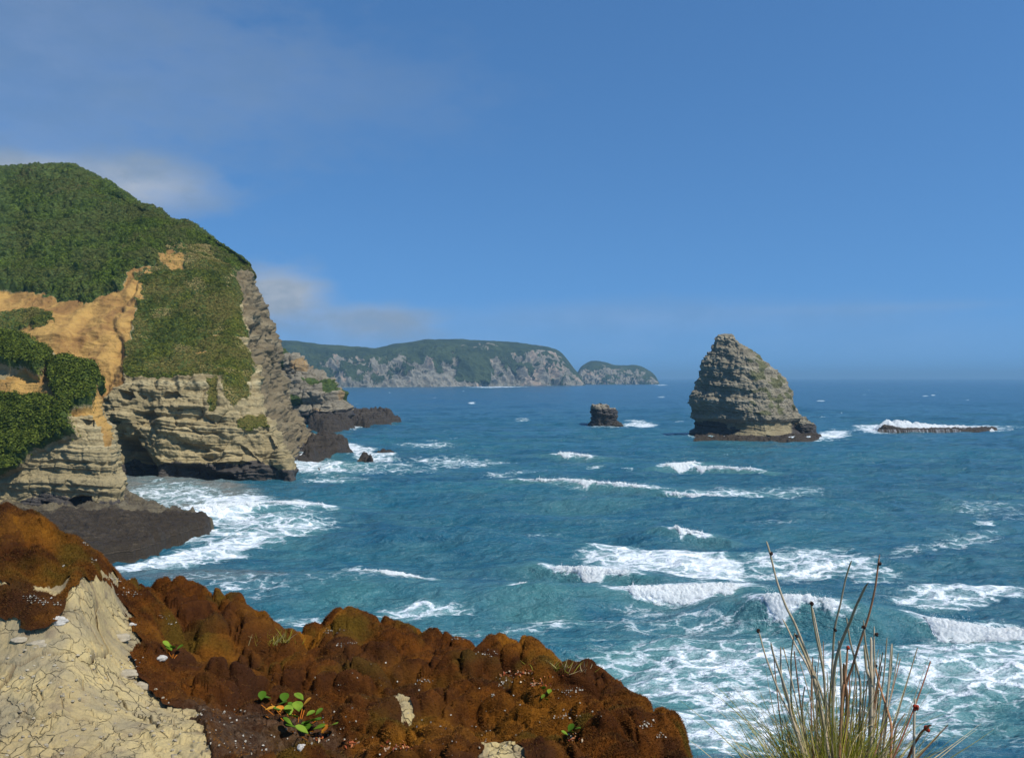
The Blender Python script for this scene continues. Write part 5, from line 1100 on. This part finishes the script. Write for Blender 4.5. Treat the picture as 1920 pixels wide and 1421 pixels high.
def rushes():
    rg = np.random.default_rng(31); Yb = 3.25
    base = ground_at(1565, 1475); org = np.array([at(1565, 1475, 3.35)[0], 3.35, base[2] - 0.03])
    root = empty('rush_clump', org); tag(root, 'tall clump of dry grey-brown rushes with dark seed heads rising at bottom right', 'rushes')
    zz = lambda L: [(1280 + x / 3, 960 + y / 3) for x, y in L]
    traced = [  # (polyline tip->base in the zoom, radius, red, seed at)
     ([(482,170),(500,235),(540,400),(590,540),(640,640),(740,900),(800,1080),(850,1400)], 2.3, 0, (505,238)),
     ([(880,235),(862,330),(838,500),(820,640),(816,900),(815,1100),(835,1450)], 2.0, 0, (822,632)),
     ([(872,300),(852,420),(838,560),(822,700),(818,900),(840,1450)], 2.6, 0, None),
     ([(1040,205),(1025,400),(1000,560),(960,720),(930,860),(900,1000),(870,1400)], 2.2, 1, (1041,255)),
     ([(683,470),(700,560),(730,690),(760,800),(790,960),(815,1400)], 2.0, 0, (686,485)),
     ([(445,680),(470,760),(520,880),(570,1020),(600,1130),(700,1420)], 2.2, 0, None), ([(466,700),(500,850),(570,1050),(640,1200),(720,1420)], 1.8, 0, (466,706)),
     ([(540,745),(545,900),(575,1030),(620,1130),(700,1420)], 2.2, 0, None), ([(570,620),(566,760),(580,900),(600,1080),(690,1420)], 1.6, 0, None),
     ([(795,585),(805,720),(812,900),(822,1400)], 1.6, 0, None), ([(740,780),(775,900),(800,1050),(830,1400)], 2.8, 0, (742,792)),
     ([(840,690),(860,800),(880,950),(900,1400)], 2.6, 0, None), ([(850,800),(870,900),(905,1050),(900,1400)], 3.0, 1, None),
     ([(920,590),(940,720),(975,860),(1000,1000),(985,1400)], 2.0, 0, None), ([(938,760),(925,900),(900,1050),(880,1400)], 2.4, 1, (938,768)),
     ([(1008,600),(1020,720),(1045,860),(1062,1000),(1040,1400)], 2.0, 0, (1008,640)), ([(1077,640),(1076,760),(1078,900),(1070,1400)], 1.8, 0, (1090,686)),
     ([(1040,760),(1045,880),(1060,1000),(1050,1400)], 2.8, 0, None), ([(1110,740),(1095,860),(1080,1000),(1060,1400)], 3.0, 0, None), ([(1168,730),(1165,860),(1150,1000),(1120,1200),(1100,1420)], 2.4, 0, None),
     ([(1185,750),(1170,900),(1150,1100),(1120,1420)], 1.8, 0, None), ([(1180,930),(1185,1040),(1195,1130),(1200,1230),(1170,1420)], 2.2, 1, (1180,940)), ([(1240,1120),(1215,1165),(1195,1220),(1180,1420)], 1.8, 0, None),
     ([(1268,1090),(1272,1150),(1262,1260),(1250,1420)], 2.4, 1, (1276,1135)), ([(1330,1062),(1318,1120),(1308,1250),(1300,1420)], 2.2, 0, (1324,1108)),
     ([(660,945),(655,1050),(670,1200),(730,1420)], 1.6, 0, None), ([(720,740),(750,860),(790,1000),(820,1400)], 2.0, 0, None), ([(1145,700),(1130,900),(1100,1150),(1080,1420)], 1.6, 0, None)]
    for pts, r, red, seed in traced:
        P = np.array([at(*q, 3.3) for q in zz(pts)]); off = rg.uniform(-0.16, 0.16)
        s = (3.3 + off) / 3.3; P = np.array([[p[0] * s, p[1] * s, EYE + (p[2] - EYE) * s] for p in P])
        nn = len(P); tt = np.linspace(0, nn - 1, nn * 5); seg = np.minimum(tt.astype(int), nn - 2)
        Q = crom(P, tt - seg, seg); Q[:, 1] += np.linspace(0.1 * rg.normal(), 0, len(Q))
        rr = np.interp(np.linspace(0, 1, len(Q)), [0, 0.06, 0.5, 1], [0.3, 0.75, 1.0, 1.15]) * r * 3.3 / F * 1.0
        V, Fq = tube(Q, rr, 7); tn = np.tile([rg.random(), rg.random()], (len(V), 1))
        st = mesh_np('stem', V, Fq, M_RED if red else M_STEM, {'tint': tn}, origin=org, parent=root)
        if seed is not None:
            c = np.array(at(*zz([seed])[0], 3.3)) * s; c[2] = EYE + (at(*zz([seed])[0], 3.3)[2] - EYE) * s; c[1] = np.interp(c[2], Q[::-1, 2], Q[::-1, 1]) - 0.004
            big = seed[1] > 1000 and seed[0] > 1200
            V, Fq = lumpball(c, 0.0115 if big else 0.0075, rg); mesh_np('seed_head', V, Fq, M_SEEDR if (big or seed == (938,768)) else M_SEEDD, {'tint': np.full((len(V), 2), 0.5)}, origin=org, parent=root)
    # shorter stems filling the clump
    for i in range(52):
        bx = rg.normal(1572, 40); tx = bx + (bx - 1570) * rg.uniform(0.3, 1.5) + rg.normal() * 14; ty = rg.uniform(1225, 1380) if rg.random() < 0.7 else rg.uniform(1190, 1260); Y = 3.35 + rg.uniform(-0.2, 0.2)
        b0 = at(bx, 1475, Y); t0 = at(tx, ty, Y + rg.normal() * 0.08); md = (b0 + t0) / 2 + rg.normal(size=3) * 0.015
        t = np.linspace(0, 1, 9)[:, None]; Q = (1 - t) ** 2 * b0 + 2 * t * (1 - t) * md + t * t * t0
        V, Fq = tube(Q, np.linspace(1.05, 0.55, 9) * rg.uniform(0.0022, 0.0042), 6)
        mesh_np('stem', V, Fq, M_RED if rg.random() < 0.3 else M_STEM, {'tint': np.tile([rg.random(), rg.random()], (len(V), 1))}, origin=org, parent=root)
    # grass blades
    bl = []; tn = []
    for i in range(950):
        bx = rg.normal(1562, 42); Y = 3.35 + rg.normal() * 0.14; sp = (bx - 1560)
        tx = bx + sp * rg.uniform(0.2, 1.7) + rg.normal() * 22; ty = 1440 - abs(rg.normal()) * 62 - 40 * math.exp(-(sp / 60) ** 2) * rg.random() - 12
        b0 = at(bx, 1480, Y); t0 = at(tx, ty, Y + rg.normal() * 0.12)
        v, f = blade(b0, t0, rg.normal(size=3) * 0.03 + [0, 0, 0.02], rg.uniform(0.0010, 0.0022), rg); bl.append((v, f))
        tn.append(np.tile([rg.random(), rg.random() if abs(sp) < 45 else 0.45 + 0.55 * rg.random()], (len(v), 1)))
    for i in range(150):   # long fine arching straws, mostly to the left
        bx = rg.normal(1530, 50); sgn = -1 if rg.random() < 0.68 else 1; tx = bx + sgn * rg.uniform(40, 190); ty = rg.uniform(1265, 1410); Y = 3.35 + rg.normal() * 0.12
        b0 = at(bx, 1480, Y); t0 = at(tx, ty, Y + rg.normal() * 0.1)
        v, f = blade(b0, t0, np.array([-sgn * 0.02, 0, 0.07]) + rg.normal(size=3) * 0.02, rg.uniform(0.0006, 0.0012), rg, 10); bl.append((v, f)); tn.append(np.tile([rg.random(), 0.3 + 0.7 * rg.random()], (len(v), 1)))
    V, Fq = join(bl); o = mesh_np('grass_blades', V, Fq, M_GRASS, {'tint': np.concatenate(tn)}, origin=org, parent=root); o['kind'] = 'stuff'
rushes()
def tuft(px, py, n, L, spread, lab, green=0.4, seed=1):
    rg = np.random.default_rng(seed); g = ground_at(px, py); bl = []; tn = []
    for i in range(n):
        b0 = g + np.array([rg.normal() * spread, rg.normal() * spread * 0.5, -0.02]); t0 = b0 + np.array([rg.normal() * L * 0.6, rg.normal() * L * 0.4, L * rg.uniform(0.4, 1.1)])
        v, f = blade(b0, t0, rg.normal(size=3) * 0.01, rg.uniform(0.0012, 0.002), rg, 5); bl.append((v, f)); tn.append(np.tile([rg.random(), 0.3 + 0.7 * rg.random() if rg.random() > green else 0.2], (len(v), 1)))
    root = empty('grass_tuft', g); tag(root, lab, 'grass tuft')
    V, Fq = join(bl); o = mesh_np('blades', V, Fq, M_GRASS, {'tint': np.concatenate(tn)}, origin=g, parent=root); o['kind'] = 'stuff'
tuft(500, 1196, 70, 0.07, 0.07, 'dry straw and green grass tuft in the dip of the moss skyline', 0.2, 3)
tuft(531, 1198, 34, 0.10, 0.02, 'green spiky grass tuft at the right end of the dry straw', 0.9, 4)
tuft(1045, 1248, 90, 0.06, 0.07, 'dry straw tuft on the right part of the moss skyline', 0.15, 5)
tuft(1355, 1478, 60, 0.13, 0.10, 'short thin grass between the moss edge and the rushes', 0.3, 6)

# ------------------------------------------------------------------ haze
def haze():
    m = bpy.data.materials.new('sea_haze'); m.use_nodes = True; nt = m.node_tree; nt.nodes.clear(); out = nt.nodes.new('ShaderNodeOutputMaterial')
    v = N(nt, 'ShaderNodeVolumePrincipled', {'Color': (0.29, 0.56, 0.80, 1), 'Density': 0.00012, 'Anisotropy': 0.0}); nt.links.new(v.outputs[0], out.inputs['Volume'])
    x0, x1, y0, y1, z0, z1 = -60000, 60000, -200, 52000, -40, 190
    V = np.array([[x, y, z] for z in (z0, z1) for y in (y0, y1) for x in (x0, x1)], float)
    Fq = np.array([[0, 2, 3, 1], [4, 5, 7, 6], [0, 1, 5, 4], [2, 6, 7, 3], [0, 4, 6, 2], [1, 3, 7, 5]])
    tag(mesh_np('haze', V, Fq, m, smooth=False), 'thin blue sea haze over the whole bay', 'haze', kind='stuff')
haze()
